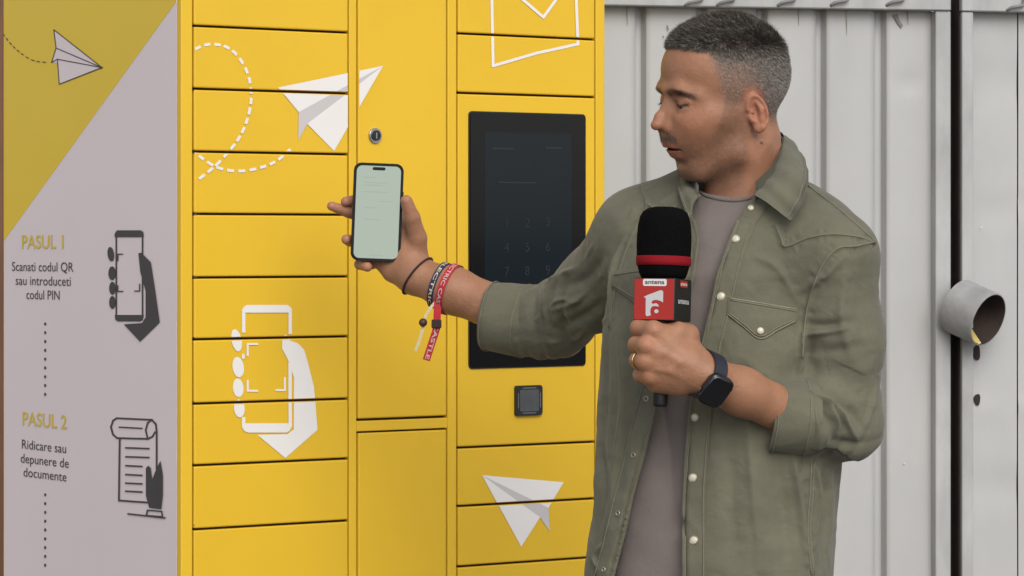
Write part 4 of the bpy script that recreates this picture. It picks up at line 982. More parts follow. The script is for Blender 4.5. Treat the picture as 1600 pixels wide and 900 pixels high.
# seams: yoke, armholes, side seam
for pth in ([(1212, 352), (1220, 372), (1228, 385), (1262, 372), (1300, 366), (1340, 370), (1368, 380)], [(1262, 290), (1300, 318), (1340, 352), (1366, 376)],
            [(1366, 378), (1340, 384), (1310, 388), (1288, 410), (1270, 450), (1258, 500), (1254, 560)], [(1272, 722), (1270, 770), (1266, 830), (1272, 898)], [(1268, 722), (1266, 770), (1262, 830), (1268, 898)],
            [(1000, 292), (1010, 320), (992, 360), (972, 410), (958, 470), (952, 512)], [(1010, 318), (1035, 332), (1058, 322)]):
    stitch('seam', pth, BV, shirt, .0004, .0012)

# collar
def collar(stations, name):
    I = crom([W(*a) for a, b in stations], 8); O = crom([W(*b) for a, b in stations], 8); V = []; m = 8; n = len(I)
    nrm = []
    for i in range(n):
        t = (I[min(i+1, n-1)]-I[max(i-1, 0)]).normalized(); a = (O[i]-I[i]).normalized(); nr = t.cross(a).normalized()
        c = Vector(NB1); out = (I[i]-c); out.z = 0
        if nr.dot(out + Vector((0, 0, .05))) < 0: nr = -nr
        nrm.append(nr)
    for s in (0, 1):
        for i in range(n):
            for j in range(m+1):
                u = j/m; V.append(I[i].lerp(O[i], u) + nrm[i]*(0.007*math.sin(math.pi*min(1, u*1.3)*0.9) - 0.0032*s + 0.0012*math.sin(i*0.9+u*3)))
    k = n*(m+1); F = []
    for i in range(n-1):
        for j in range(m): a = i*(m+1)+j; F.append((a, a+1, a+m+2, a+m+1)); F.append((k+a, k+a+m+1, k+a+m+2, k+a+1))
    for i in range(n-1):
        for j in (0, m): a = i*(m+1)+j; F.append((a, a+m+1, k+a+m+1, k+a))
    for i in (0, n-1):
        for j in range(m): a = i*(m+1)+j; F.append((a, a+1, k+a+1, k+a))
    o = sub(mobj(name, V, F, M_shirt, None, True), shirt)
    bm = bmesh.new(); bmesh.ops.recalc_face_normals
    for u in (0.90,):
        tube(bm, [I[i].lerp(O[i], u) + nrm[i]*(0.0024 + 0.0012*math.sin(i*0.9+u*3)) for i in range(n)], .0008, 5)
    sub(bmobj('stitch_line', bm, M_seam, None, True), o); return o
collar([((1178, 304, 4.572), (1236, 346, 4.520)), ((1196, 286, 4.575), (1252, 318, 4.525)), ((1211, 260, 4.60), (1263, 282, 4.555)), ((1221, 230, 4.655), (1259, 258, 4.64)), ((1221, 213, 4.72), (1243, 234, 4.75)),
        ((1196, 208, 4.775), (1210, 236, 4.82)), ((1150, 214, 4.79), (1140, 246, 4.83)), ((1106, 240, 4.765), (1086, 268, 4.79)), ((1082, 266, 4.72), (1058, 282, 4.72)), ((1080, 284, 4.66), (1058, 292, 4.655)), ((1094, 304, 4.60), (1076, 342, 4.572))], 'collar')
bm = bmesh.new()                                 # collar stand behind the fold
st = crom([W(1180, 316, 4.57), W(1206, 290, 4.585), W(1222, 258, 4.65), W(1218, 236, 4.74), W(1160, 240, 4.79), W(1098, 270, 4.75), W(1080, 296, 4.67), W(1092, 322, 4.595)], 6)
rows = []
for q, c in zip(st, st):
    rows.append((bm.verts.new(q), bm.verts.new(q + Vector((0, 0, .028)))))
for (a, b), (c, d) in zip(rows, rows[1:]): bm.faces.new((a, c, d, b))
bmesh.ops.solidify(bm, geom=bm.faces[:], thickness=0.002); sub(bmobj('collar_stand', bm, M_shirt, None, True), shirt)

# rolled cuffs
def cuff(a, b, ra, rb, inner, squash=1.0):
    a, b = Vector(a), Vector(b); t = (b-a).normalized(); ref = Vector((0, 0, 1)); u = (ref - t*ref.dot(t)).normalized(); v = t.cross(u); n = 48
    L_ = (b-a).length; prof = [(-.010, ra*0.93), (0.0, ra*0.99), (.004, ra*1.025), (L_*.5, (ra+rb)/2*1.02), (L_-.004, rb*1.0), (L_-.001, rb*0.985), (L_, rb*0.955), (L_-.002, rb*0.925), (L_-.03, rb*0.90), (L_-.05, inner)]
    bm = bmesh.new(); rings = []
    for s, r in prof:
        ring = []
        for k in range(n):
            an = 2*math.pi*k/n; w = 1 + 0.018*math.sin(3*an+s*60) + 0.012*math.sin(7*an-s*90); ring.append(bm.verts.new(a + t*(s + .0025*math.sin(2*an+1)) + (u*math.cos(an) + v*math.sin(an)*squash)*r*w))
        rings.append(ring)
    for A, B_ in zip(rings, rings[1:]):
        for k in range(n): bm.faces.new((A[k], A[(k+1)%n], B_[(k+1)%n], B_[k]))
    o = sub(bmobj('rolled_cuff', bm, M_shirt, None, True), shirt)
    for s in (.006, L_-.005):
        bm = bmesh.new(); r = ra + (rb-ra)*s/L_; tube(bm, [a + t*(s + .0025*math.sin(2*an+1)) + (u*math.cos(an) + v*math.sin(an)*squash)*(r*1.03*(1 + 0.018*math.sin(3*an+s*60) + 0.012*math.sin(7*an-s*90))) for an in [2*math.pi*k/n for k in range(n)]], .0009, 5, closed=True)
        sub(bmobj('stitch_line', bm, M_seam, None, True), o)
cuff(RCU[0], RCU[1], .0540, .0515, .040); cuff(LCU[0], LCU[1], .0520, .0490, .036)

# T-shirt
def tee_sdf(P):
    d = torso_sdf(P, -.012); d = smax(d, P[:, 2]-zof(315), .03)
    d = smin(d, cap(P, NB0*0.25+NB1*0.75, NB1 + A3((0, 0, -.05)), .0620, .075), .04)
    d = smin(d, cap(P, RSH + (LSH-RSH)*0.12, LSH + (RSH-LSH)*0.12, .046, .046), .04)
    fr = (P[:, 0]-NB1[0])*TFR[0] + (P[:, 1]-NB1[1])*TFR[1]
    d = np.maximum(d, P[:, 2] - (zof(303) - fr*0.25 + .010))
    return np.maximum(d, zof(1006)-P[:, 2]).astype(f32)
tV, tQ = surface_net(tee_sdf, (0.08, 4.44, zof(1010)), (0.56, 4.86, 1.60), 0.0036); tV = relax(tV, tQ, 2, .45)
tN = vnormals(tV, tQ); lat = (tV[:, 0]-0.3)*TLF[0] + (tV[:, 1]-4.66)*TLF[1]
tV = tV + tN*(0.009*(ridg(np.stack([lat*15 + noise3(tV, 8, 2)*0.8, tV[:, 2]*5, tV[:, 1]*4], 1), 3)-0.5) + 0.003*(noise3(tV, 22, 7)-0.5))[:, None]*np.clip((1.56-tV[:, 2])/0.05, 0, 1)[:, None]
tee = pobj(np_mesh('t_shirt', tV, tQ, M_tee)); TB = bvh_of(tV, tQ)
bm = bmesh.new(); pts = [cast(TB, a, b)[0] for a, b in ((1092, 300), (1102, 305), (1116, 309), (1132, 312), (1150, 313), (1166, 311), (1180, 306), (1190, 298))]
tube(bm, crom(pts, 4), .0030, 8); sub(bmobj('neckband', bm, M_tee, None, True), tee)

# trousers and shoes (below the picture)
def trs_sdf(P):
    c = A3((xof(1110), 4.66, 0)); L_ = lambda s, z, y=0: c + A3((TLF[0]*s, TLF[1]*s + y, z))
    d = smin(chain(P, [L_(.085, .90), L_(.10, .50, .0), L_(.105, .10, .01)], [.105, .078, .062], .03), chain(P, [L_(-.085, .90), L_(-.10, .50), L_(-.105, .10, .01)], [.105, .078, .062], .03), .03)
    d = smin(d, ell(P, c + A3((0, .01, .95)), (.165, .125, .14)), .05)
    return np.maximum(np.maximum(d, P[:, 2]-1.03), .06-P[:, 2])
rV, rQ = surface_net(trs_sdf, (0.0, 4.36, .03), (.56, 4.96, 1.06), .009)
pobj(np_mesh('trousers', relax(rV, rQ, 2), rQ, M_trs))
for s in (-1, 1):
    c = A3((xof(1110)+TLF[0]*.105*s, 4.66+TLF[1]*.105*s, 0))
    def shoe_sdf(P):
        q = c + TFR*0.11; d = chain(P, [c + A3((0, 0, .055)) - TFR*.05, c + A3((0, 0, .05)) + TFR*.05, q + A3((0, 0, .035)) + TFR*.03], [.05, .05, .042], .03)
        d = smin(d, cap(P, c + A3((0, 0, .05)), c + A3((0, 0, .12)), .045, .05), .03)
        return np.maximum(np.maximum(d, -P[:, 2]), P[:, 2]-.115)
    hV, hQ = surface_net(shoe_sdf, c-A3((.25, .25, .01)), c+A3((.2, .2, .14)), .006); pobj(np_mesh('shoe', hV, hQ, M_shoe))

# ------------------------------------------------------------------ hair
M_hair = mat('greying_hair', (0.05, 0.045, 0.04), 0.55, attr='Col', spec=0.35)
rng = np.random.default_rng(7)
hm = np.linalg.norm(bV-HC, axis=1) < 0.17
tq = bQ[hm[bQ].all(1)]; cen = bV[tq].mean(1); qh = hl(cen.astype(f32)); amt = hair_amount(qh)*(qh[:, 2] > -50)
earm = (np.abs(qh[:, 1]) > 66) & (qh[:, 2] < 12) & (qh[:, 0] > -40) & (qh[:, 0] < 8) & (np.abs(qh[:, 1]) > 70)
amt = amt*(~earm); fdh = sstep(-45, 15, qh[:, 0])*sstep(62, 30, qh[:, 2]); w_ = amt*(0.55+0.45*sstep(-30, 50, qh[:, 2]))*(1-0.45*fdh); NH = 110000
pick = rng.choice(len(tq), NH, p=w_/w_.sum()); ab = rng.random((NH, 2))
c0, c1, c2, c3 = (bV[tq[pick, k]] for k in range(4))
root = (c0*(1-ab[:, :1])+c1*ab[:, :1])*(1-ab[:, 1:]) + (c3*(1-ab[:, :1])+c2*ab[:, :1])*ab[:, 1:]
nr = grad(head_sdf, root.astype(f32)); q = hl(root.astype(f32)); F_, L_, U_ = q[:, 0], q[:, 1], q[:, 2]
topw = sstep(50, 92, U_); front = sstep(20, 85, F_)*topw
ln = 0.0022 + 0.0024*sstep(-10, 45, U_) + 0.0075*topw + 0.003*front; ln *= (0.7+0.6*rng.random(NH))*(0.45+0.55*amt[pick])
flow = HF*(0.55*topw + 0.5*front - 0.35*(1-topw))[:, None] - HU*(0.55*(1-topw))[:, None] + HU*(0.15*front)[:, None]
clump = np.stack([noise3(root, 130, 11+k) for k in range(3)], 1)-0.5
dr_ = nr*(0.55+0.05*topw)[:, None] + flow*1.15 + clump*0.5 + rng.normal(0, .13, (NH, 3)); dr_ /= np.linalg.norm(dr_, axis=1, keepdims=True)
d2 = dr_*0.8 + flow*0.45; d2 /= np.linalg.norm(d2, axis=1, keepdims=True)
p0 = root - nr*0.0006; p1 = p0 + dr_*(ln*.55)[:, None]; p2 = p1 + d2*(ln*.45)[:, None]
sdv = np.cross(dr_, rng.normal(size=(NH, 3))); sdv /= np.linalg.norm(sdv, axis=1, keepdims=True); wd_ = (0.00013+0.00008*rng.random(NH)+0.00005*topw)[:, None]
hVv = np.stack([p0-sdv*wd_, p0+sdv*wd_, p1+sdv*wd_*.8, p1-sdv*wd_*.8, p2], 1).reshape(-1, 3)
bse = np.arange(NH)*5; tri = np.concatenate([np.stack([bse, bse+1, bse+2], 1), np.stack([bse, bse+2, bse+3], 1), np.stack([bse+3, bse+2, bse+4], 1)])
gchance = np.interp(U_, [-40, 20, 55, 75, 110], [.80, .76, .56, .18, .10]); gchance = gchance + 0.15*fdh[pick] - 0.15*sstep(-40, -80, F_)*sstep(20, 60, U_) + 0.12*(noise3(root, 60, 4)-0.5)
isg = rng.random(NH) < gchance
hc = np.where(isg[:, None], np.array([[0.40, 0.375, 0.34]])*(0.6+0.6*rng.random((NH, 1))), np.array([[0.066, 0.054, 0.045]])*(0.7+0.8*rng.random((NH, 1))))
hair = pobj(np_mesh('hair', hVv, tri, M_hair, None, False, np.repeat(hc, 5, axis=0))); hair['label'] = 'short cropped greying hair, darker on top'

# stubble, moustache, brows and lashes: short single hairs rooted in the skin
def face_hairs(name, weight, n, length, width, flow, cols, lift=0.5, seed=1, jit=.18):
    g_ = np.random.default_rng(seed); w = weight(qh)*(np.linalg.norm(cen-HC, axis=1) < .16); w = np.clip(w, 0, None)
    pk_ = g_.choice(len(tq), n, p=w/w.sum()); ab = g_.random((n, 2)); c = [bV[tq[pk_, k]] for k in range(4)]
    rt = (c[0]*(1-ab[:, :1])+c[1]*ab[:, :1])*(1-ab[:, 1:]) + (c[3]*(1-ab[:, :1])+c[2]*ab[:, :1])*ab[:, 1:]
    nn = grad(head_sdf, rt.astype(f32)); qq = hl(rt.astype(f32)); fl_ = flow(qq); dd = nn*lift + fl_ + g_.normal(0, jit, (n, 3)); dd /= np.linalg.norm(dd, axis=1, keepdims=True)
    ln_ = (length*(0.6+0.8*g_.random(n)))[:, None]; tp = rt + dd*ln_; sv = np.cross(dd, g_.normal(size=(n, 3))); sv /= np.linalg.norm(sv, axis=1, keepdims=True)
    v = np.stack([rt-nn*.0003-sv*width, rt-nn*.0003+sv*width, tp], 1).reshape(-1, 3); cc = np.array(cols)[g_.integers(0, len(cols), n)]*(0.7+0.6*g_.random((n, 1)))
    return pobj(np_mesh(name, v, np.arange(n*3).reshape(-1, 3), M_hair, None, False, np.repeat(cc, 3, axis=0)))
DK, GY = (0.035, 0.026, 0.021), (0.22, 0.20, 0.18)
def w_beard(q):
    F, L, U = q[:, 0], np.abs(q[:, 1]), q[:, 2]; jaw = np.interp(F, [-20, -6, 4, 28, 38, 50, 62, 80, 100], [-60, -30, 8, 8, -38, -60, -64, -60, -60])
    lip = (F > 64)*(L < 22)*(U > -90)*(U < -63); return sstep(16, -18, U-jaw)*sstep(-150, -120, U)*sstep(-14, 0, F)*(1-lip)*(L < 66)
face_hairs('beard_stubble', w_beard, 9000, .0013, .00013, lambda q: -HU*0.7 + q[:, :1]*0, [DK, DK, GY], 0.5, 2)
face_hairs('moustache', lambda q: np.exp(-(((q[:, 2]+60)/6.5)**2))*sstep(72, 77, q[:, 0])*(np.abs(q[:, 1]) < 25), 900, .0026, .00013, lambda q: -HU*0.9 + np.sign(q[:, 1:2])*HL*0.5, [DK, DK, DK, GY], 0.35, 3)
def w_brow(q):
    L = np.abs(q[:, 1]); by = 3.5 + np.interp(L, [8, 24, 40, 56], [-1.5, 2.5, 0.5, -7.0]); return np.exp(-((q[:, 2]-by)/3.6)**4)*sstep(8, 13, L)*sstep(55, 40, L)*(q[:, 0] > 46)
face_hairs('eyebrows', w_brow, 1000, .0055, .00015, lambda q: np.sign(q[:, 1:2])*HL*1.0 + HU*0.25 - HF*0.3, [DK], 0.30, 4, .12)
face_hairs('eyelashes', lambda q: np.exp(-((q[:, 2]+13.2-(np.abs(q[:, 1])-31)**2*.014)/0.9)**2)*(np.abs(np.abs(q[:, 1])-31) < 12)*(q[:, 0] > 76), 130, .0050, .00014, lambda q: HF*0.6 - HU*0.55 + np.sign(q[:, 1:2])*HL*0.2, [DK], 0.2, 5, .10)
# ------------------------------------------------------------------ phone in the raised hand
M_case = mat('dark_phone_case', (0.006, 0.007, 0.008), 0.5, spec=0.25)
M_pscr = mat('lit_phone_screen', (0.03, 0.035, 0.03), 0.15, emis=(0.50, 0.58, 0.49, 0.62))
M_ptxt = mat('phone_screen_text', (0.03, 0.03, 0.03), 0.2, emis=(0.45, 0.52, 0.44, 0.60))
pp = W(589.3, 331.5, 5.022)
ph_ = tag(empty('phone', pp), 'black cased smartphone with lit pale screen held in his raised hand', 'phone')
ph_.rotation_euler = (R(2), R(2.2), R(5))
pw, phh = .0378, .0745
bm = bmesh.new(); prism(bm, rrect(-pw, pw, -phh, phh, .0115, 6), -.0055, .0055); bmesh.ops.bevel(bm, geom=[e for e in bm.edges if abs(e.verts[0].co.y-e.verts[1].co.y) < 1e-6], offset=.002, segments=3, affect='EDGES')
bmobj('phone_case', bm, M_case, ph_)
bm = bmesh.new(); prism(bm, rrect(-pw+.0042, pw-.0042, -phh+.0042, phh-.0042, .0085, 6), -.0061, -.005); ps = bmobj('screen', bm, M_pscr, ph_)
bm = bmesh.new(); prism(bm, rrect(-.0098, .0098, phh-.0108, phh-.0060, .0023, 5), -.0065, -.006); bmobj('camera_notch', bm, M_case, ps)
random.seed(3)
for i, (z, a, b) in enumerate(((.052, -.025, -.004), (.044, -.022, .012), (.040, -.022, .006), (.030, -.022, .016), (.016, .002, .021), (.006, -.020, -.002), (-.012, -.020, .005), (-.066, -.010, .010))):
    bm = bmesh.new(); prism(bm, [(a, z), (b, z), (b, z+.0013), (a, z+.0013)], -.0064, -.006); bmobj('text_line', bm, M_ptxt, ps)
bm = bmesh.new(); prism(bm, rrect(pw-.0005, pw+.0012, .02, .032, .0004), -.002, .002); bmobj('side_button', bm, M_case, ph_)

# ------------------------------------------------------------------ microphone
M_foam = mat('black_foam', (0.0045, 0.0045, 0.005), 0.98, var=0.3, vscale=300, bump=0.0012, bscale=500, spec=0.05)
M_redband = mat('red_foam_band', (0.24, 0.010, 0.016), 0.8, bump=0.0006, bscale=500, spec=0.1)
M_red = mat('red_mic_flag', (0.38, 0.018, 0.012), 0.3, var=0.03, spec=0.5)
M_blk = mat('black_mic_body', (0.006, 0.006, 0.007), 0.45)
M_mwhite = mat('white_print', (0.70, 0.68, 0.66), 0.4)
M_mgrey = mat('silver_print', (0.55, 0.54, 0.54), 0.35)
mroot = tag(empty('microphone', W(1031, 636, 4.462)), 'black foam handheld microphone with red station flag in his fist', 'microphone')
mt, mb = W(1039, 323, 4.476), W(1031, 636, 4.462); mz = (mt-mb); mlen = mz.length; mz.normalize()
mroot.rotation_mode = 'QUATERNION'
xh = Vector((1, 0, 0)); xh = (xh - mz*xh.dot(mz)).normalized(); yh = mz.cross(xh)
MR = Matrix((xh, yh, mz)).transposed(); mroot.rotation_quaternion = MR.to_quaternion()
def lathe(name, prof, mat_, parent, n=40, wob=0.0):
    bm = bmesh.new(); rings = [[bm.verts.new((r*math.cos(2*math.pi*k/n), r*math.sin(2*math.pi*k/n), z)) for k in range(n)] for r, z in prof]
    for A, B in zip(rings, rings[1:]):
        for k in range(n): bm.faces.new((A[k], A[(k+1)%n], B[(k+1)%n], B[k]))
    bm.faces.new(rings[0][::-1]); bm.faces.new(rings[-1]); return bmobj(name, bm, mat_, parent, True)
k_ = 4.47/FPX
def mzz(py): return (636-py)*k_
lathe('handle', [(.006, 0), (.0095, .001), (.0102, .004), (.0108, .03), (.0125, mzz(520)), (.0135, mzz(505)), (.014, mzz(430))], M_blk, mroot)
zt0, zb0 = mzz(323), mzz(437); fr = .0372; zz = lambda u: zb0 + (zt0-zb0)*u
lathe('foam_windscreen', [(.022, zz(0)), (.0300, zz(.02)), (.0325, zz(.08)), (.0352, zz(.18)), (.0366, zz(.30)), (fr, zz(.45)), (fr*.995, zz(.6)), (fr*.965, zz(.75)), (fr*.90, zz(.86)), (fr*.80, zz(.93)), (fr*.62, zz(.975)), (fr*.40, zz(.995)), (.005, zz(1.0))], M_foam, mroot)
lathe('red_band', [(.0345, zz(.185)), (.0368, zz(.19)), (.0374, zz(.24)), (.0376, zz(.30)), (.0368, zz(.315)), (.0345, zz(.32))], M_redband, mroot)
fa = R(25); hx = .0300; fz1, fz0 = mzz(436), mzz(502)
def rot(bm): bmesh.ops.rotate(bm, cent=(0, 0, 0), matrix=Matrix.Rotation(-fa, 3, 'Z'), verts=bm.verts)
bm = bmesh.new(); bbox(bm, -hx, hx, -hx, hx, fz0, fz1, .0016, 2); rot(bm); fg_ = bmobj('station_flag', bm, M_blk, mroot)
fm = (fz0+fz1)/2; fh = (fz1-fz0)/2
def flagface(name, polys, mat_, face, off):
    # polygons in face units -1..1 (x right, y up) on the front (0) or the right-hand (1) face
    V = []; Fc = []
    for pi, pl in enumerate(polys):
        for t in tris(pl):
            k = len(V)
            for a, b in t:
                v = Vector((a*hx, -hx-off-pi*3e-5, fm+b*fh)) if face == 0 else Vector((hx+off+pi*3e-5, a*hx, fm+b*fh))
                V.append(Matrix.Rotation(-fa, 3, 'Z') @ v)
            Fc.append((k, k+1, k+2))
    return mobj(name, V, Fc, mat_, fg_)
flagface('red_face', [[(-.96, -.96), (.96, -.96), (.96, .96), (-.96, .96)]], M_red, 0, .0003)
flagface('name_plate', [rrect(-.55, .60, .62, .95, .08, 3)], M_mwhite, 0, .0006)
def flagtext(s, cx_, cy_, h, w, mat_, face, off):
    V, Fc = text_mesh(s, 1.0, bold=0.02); xs = [v.x for v in V]; sx = w/(max(xs)-min(xs)); mx = (max(xs)+min(xs))/2; out = []
    for v in V:
        a, b = cx_+(v.x-mx)*sx, cy_+v.y*h/0.7
        out.append(Matrix.Rotation(-fa, 3, 'Z') @ (Vector((a*hx, -hx-off, fm+b*fh)) if face == 0 else Vector((hx+off, a*hx, fm+b*fh))))
    return mobj('lettering', out, Fc, mat_, fg_)
flagtext('antena', .02, .80, .20, .95, M_ink, 0, .0009)
fe_ = lambda pts: [((X-410)/340.0, (415-Y)/328.0) for X, Y in pts]
flagface('emblem', [fe_([(240, 385), (300, 355), (380, 325), (500, 280), (540, 278), (560, 298), (562, 465), (520, 442), (450, 426), (400, 433), (370, 460), (386, 490), (450, 478), (490, 505), (490, 532), (440, 522), (388, 526), (358, 565), (356, 620), (368, 664), (300, 682), (280, 660), (275, 400)]), fe_(ellipse(456, 602, 36, 30))], M_mgrey, 0, .0006)
flagface('side_plate', [rrect(-.45, .45, .60, .92, .06, 3)], M_red, 1, .0004)
flagtext('antena', 0, .76, .17, .75, M_mwhite, 1, .0007); flagtext('antena', 0, -.06, .26, 1.3, M_mgrey, 1, .0006)

# ------------------------------------------------------------------ watch, ring, wristbands
def axis_frame(a, b):
    t = (Vector(b)-Vector(a)).normalized(); front = Vector((0, -1, 0)); front = (front - t*front.dot(t)).normalized(); return t, front, t.cross(front)
M_strap = mat('navy_rubber_strap', (0.018, 0.02, 0.032), 0.55)
M_wcase = mat('black_watch_case', (0.010, 0.011, 0.013), 0.25, spec=0.6)
M_wglass = mat('watch_glass', (0.004, 0.004, 0.006), 0.06, coat=0.6)
M_gold = mat('gold_ring', (0.75, 0.52, 0.25), 0.25, 1.0)
wc = Vector(LWR + (LEL-LWR)*-0.015); t, fr_, sd_ = axis_frame(LWR, LEL)
wt = tag(empty('smartwatch', wc), 'square black smartwatch with navy strap on his wrist below the microphone', 'watch')
def wl(p): return p - wc
def arm_r(P0, d_): # distance from the arm's axis to its skin in direction d_
    lo_, hi_ = 0.0, 0.06; f = body_sdf
    for _ in range(14):
        m = (lo_+hi_)/2; v = float(f(A3(P0 + d_*m)[None])[0]); lo_, hi_ = (m, hi_) if v < 0 else (lo_, m)
    return hi_
def band_ring(c, t, u, v, w, th, n=48, gap=.0006, slant=0.0):
    bm = bmesh.new(); R_ = []
    for k in range(n):
        an = 2*math.pi*k/n; d_ = u*math.cos(an) + v*math.sin(an); cc = c + t*slant*math.sin(an); r = arm_r(cc, d_)+gap
        R_.append([cc + t*a + d_*(r+b) for a, b in ((-w/2, 0), (-w/2, th), (w/2, th), (w/2, 0))])
    return R_
def ring_mesh(name, R_, mat_, parent, off):
    n = len(R_); V = [p_-off for q in R_ for p_ in q]; F = []
    for k in range(n):
        for j in range(4): F.append((k*4+j, k*4+(j+1)%4, ((k+1)%n)*4+(j+1)%4, ((k+1)%n)*4+j))
    return mobj(name, V, F, mat_, parent, False)
tilt = R(20); u_w = (fr_*math.cos(tilt) + sd_*math.sin(tilt)); v_w = t.cross(u_w)
ring_mesh('strap', band_ring(wc, t, u_w, v_w, .021, .0026), M_strap, wt, wc)
rw = arm_r(wc, u_w); bm = bmesh.new(); prism(bm, rrect(-.0190, .0190, -.0225, .0225, .0090, 8), -.0055, .0045)
bmesh.ops.bevel(bm, geom=[e for e in bm.edges if abs(e.verts[0].co.y-e.verts[1].co.y) < 1e-6], offset=.0012, segments=2, affect='EDGES')
MW = Matrix((t, -u_w, v_w if (v_w.z > 0) else v_w)).transposed().to_4x4(); MW.translation = u_w*(rw+.006)
cs = bmobj('watch_case', bm, M_wcase, wt, True); cs.data.transform(MW)
bm = bmesh.new(); prism(bm, rrect(-.0165, .0165, -.0200, .0200, .0070, 8), -.0062, -.005); gl_ = bmobj('watch_face', bm, M_wglass, cs); gl_.data.transform(MW)
bm = bmesh.new(); prism(bm, [(-.0208+.0022*math.cos(a)*.6, .008+.0034*math.sin(a)) for a in [2*math.pi*k/14 for k in range(14)]], -.002, .003); cr = bmobj('crown', bm, M_steel, cs); cr.data.transform(MW)
# ring on the ring finger
pr = LHAND[2][0]; c_r = Vector(pr[0]*0.45 + pr[1]*0.55); tr_ = (Vector(pr[1])-Vector(pr[0])).normalized()
u_r = Vector((0, 0, 1)); u_r = (u_r - tr_*u_r.dot(tr_)).normalized(); v_r = tr_.cross(u_r)
rg = tag(empty('finger_ring', c_r), 'thin gold ring on a finger wrapped round the microphone', 'ring')
bm = bmesh.new(); tube(bm, [(u_r*math.cos(a) + v_r*math.sin(a))*.0122 for a in [2*math.pi*k/32 for k in range(32)]], .0013, 8, closed=True); bmobj('ring_band', bm, M_gold, rg, True)

M_cord = mat('maroon_cord', (0.035, 0.012, 0.012), 0.8)
M_bred = mat('red_woven_band', (0.42, 0.018, 0.03), 0.8, var=0.15, vscale=400)
M_bnavy = mat('navy_woven_band', (0.02, 0.025, 0.07), 0.8, var=0.1, vscale=400)
M_bcream = mat('cream_ribbon', (0.60, 0.52, 0.33), 0.8, var=0.1, vscale=200)
M_bead = mat('brown_bead', (0.06, 0.025, 0.015), 0.5)
M_lett = mat('white_woven_letters', (0.55, 0.42, 0.42), 0.8)
def on_arm(px): # point on the right forearm's axis at a photo column
    k = (px-650.0)/(868-650.0); return Vector(RWR + (REL-RWR)*k)
def wrist_frame(c, tw):
    t, f_, s_ = axis_frame(RWR, REL); t = (t + Vector((0, 0, 1))*tw).normalized(); f_ = (f_ - t*f_.dot(t)).normalized(); return t, f_, t.cross(f_)
def loop_tube(c, tw, r, gap, n=44):
    t, f_, s_ = wrist_frame(c, tw); return [c + (f_*math.cos(a)+s_*math.sin(a))*(arm_r(c, f_*math.cos(a)+s_*math.sin(a))+gap) for a in [2*math.pi*k/n for k in range(n)]]
c1_ = on_arm(652); cb = tag(empty('cord_bracelet', c1_), 'thin dark maroon cord bracelet on the wrist of his raised hand', 'bracelet')
bm = bmesh.new(); tube(bm, [p_-c1_ for p_ in loop_tube(c1_, -.35, .0018, .0015)], .0017, 8, closed=True); bmobj('cord', bm, M_cord, cb, True)
def festival_band(name, label, px, tw, w, matl, s, lmat, a0, span, parentless=True):
    c = on_arm(px); e = tag(empty(name, c), label, 'wristband'); t, f_, s_ = wrist_frame(c, tw); Rr = band_ring(c, t, f_, s_, w, .0012, 48, .0012)
    bnd = ring_mesh('woven_loop', Rr, matl, e, c)
    V, Fc = text_mesh(s, 1.0, bold=0.015); xs = [v.x for v in V]; mx = (max(xs)+min(xs))/2; wx = max(xs)-min(xs); out = []
    for v in V:
        an = a0 + (v.x-mx)/wx*span; d_ = f_*math.cos(an) + s_*math.sin(an); out.append(c + t*(v.y*w*0.72) + d_*(arm_r(c, d_)+.0031) - c)
    mobj('woven_lettering', out, Fc, lmat, bnd); return e, c, t
_, _, s_chk = wrist_frame(on_arm(698), .05); sg = 1 if s_chk.z < 0 else -1
fb, cfb, _ = festival_band('festival_wristband', 'red woven wristband with white lettering and hanging tail', 701, .05, .0112, M_bred, 'ELECTRIC CASTLE 8', M_lett, 0.0, sg*3.0)
fb2, cfb2, _ = festival_band('festival_wristband', 'navy woven wristband with cream tail and brown bead', 687, .05, .0095, M_bnavy, 'ELECTRIC', M_bcream, -0.1*sg, sg*2.4)
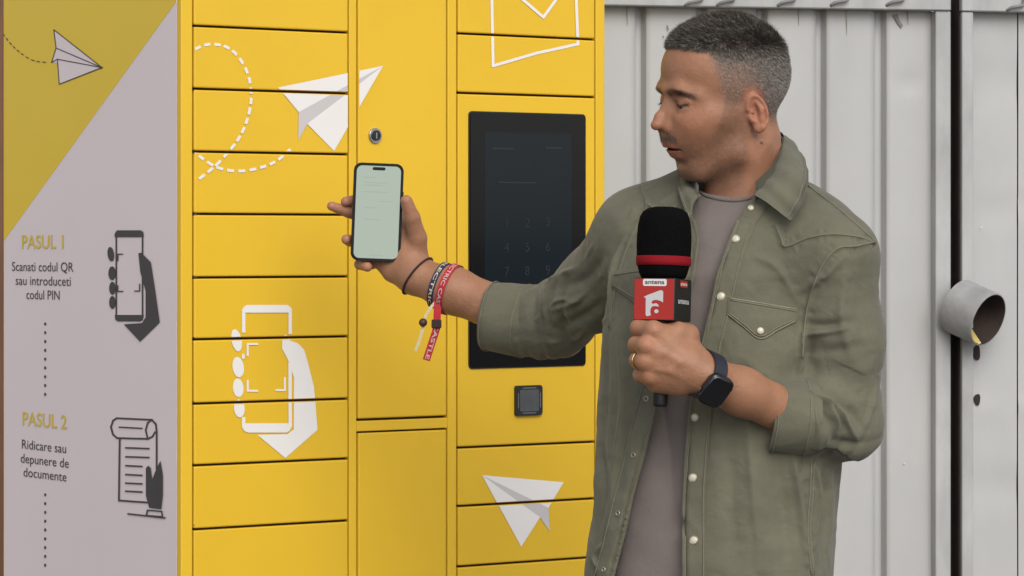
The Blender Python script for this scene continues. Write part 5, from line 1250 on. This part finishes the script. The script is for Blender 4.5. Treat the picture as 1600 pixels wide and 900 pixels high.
def ribbon(name, path, w, matl, parent, off, yaw=0.0):
    P = crom([W(*p_) for p_ in path], 6); V = []; F = []
    for i, p_ in enumerate(P):
        t_ = (P[min(i+1, len(P)-1)]-P[max(i-1, 0)]).normalized(); s2 = t_.cross(Vector((math.sin(yaw), -math.cos(yaw), 0))).normalized(); n2 = s2.cross(t_)
        for a, b in ((-1, 0), (1, 0), (1, 1), (-1, 1)): V.append(p_ + s2*a*w/2 + n2*b*.0009 - off)
    for i in range(len(P)-1):
        for j in range(4): F.append((i*4+j, i*4+(j+1)%4, i*4+4+(j+1)%4, i*4+4+j))
    F += [(3, 2, 1, 0), tuple(len(V)-4+k for k in range(4))]
    return mobj(name, V, F, matl, parent), P
tl, P_ = ribbon('hanging_tail', [(684, 470, 4.985), (683, 492, 4.982), (682, 512, 4.982), (674, 538, 4.983), (666, 563, 4.984)], .0112, M_bred, fb, cfb, .2)
V, Fc = text_mesh('CASTLE', 1.0, bold=0.015); xs = [v.x for v in V]; mn, wx = min(xs), max(xs)-min(xs); out = []
for v in V:
    u = 0.44 + (v.x-mn)/wx*0.54; i = u*(len(P_)-1); i0 = min(int(i), len(P_)-2); p_ = P_[i0].lerp(P_[i0+1], i-i0); t_ = (P_[i0+1]-P_[i0]).normalized(); s2 = t_.cross(Vector((math.sin(.2), -math.cos(.2), 0))).normalized()
    out.append(p_ - s2*v.y*.0085 + Vector((0, -.0016, 0)) - cfb)
mobj('woven_lettering', out, Fc, M_lett, tl)
bm = bmesh.new(); cp = W(682, 506, 4.981) - cfb; bbox(bm, cp.x-.0075, cp.x+.0075, cp.y-.004, cp.y+.003, cp.z-.0065, cp.z+.0065, .0015, 2); bmobj('clasp', bm, M_cord, fb)
tl2, _ = ribbon('hanging_tail', [(682, 470, 4.985), (672, 482, 4.983), (664, 496, 4.983), (660, 515, 4.983), (655, 532, 4.984), (649, 548, 4.985)], .0045, M_bcream, fb2, cfb2, .1)
bm = bmesh.new(); bmesh.ops.create_uvsphere(bm, u_segments=18, v_segments=12, radius=.0064); bmesh.ops.translate(bm, vec=W(661, 504, 4.981)-cfb2, verts=bm.verts); bmobj('bead', bm, M_bead, fb2, True)
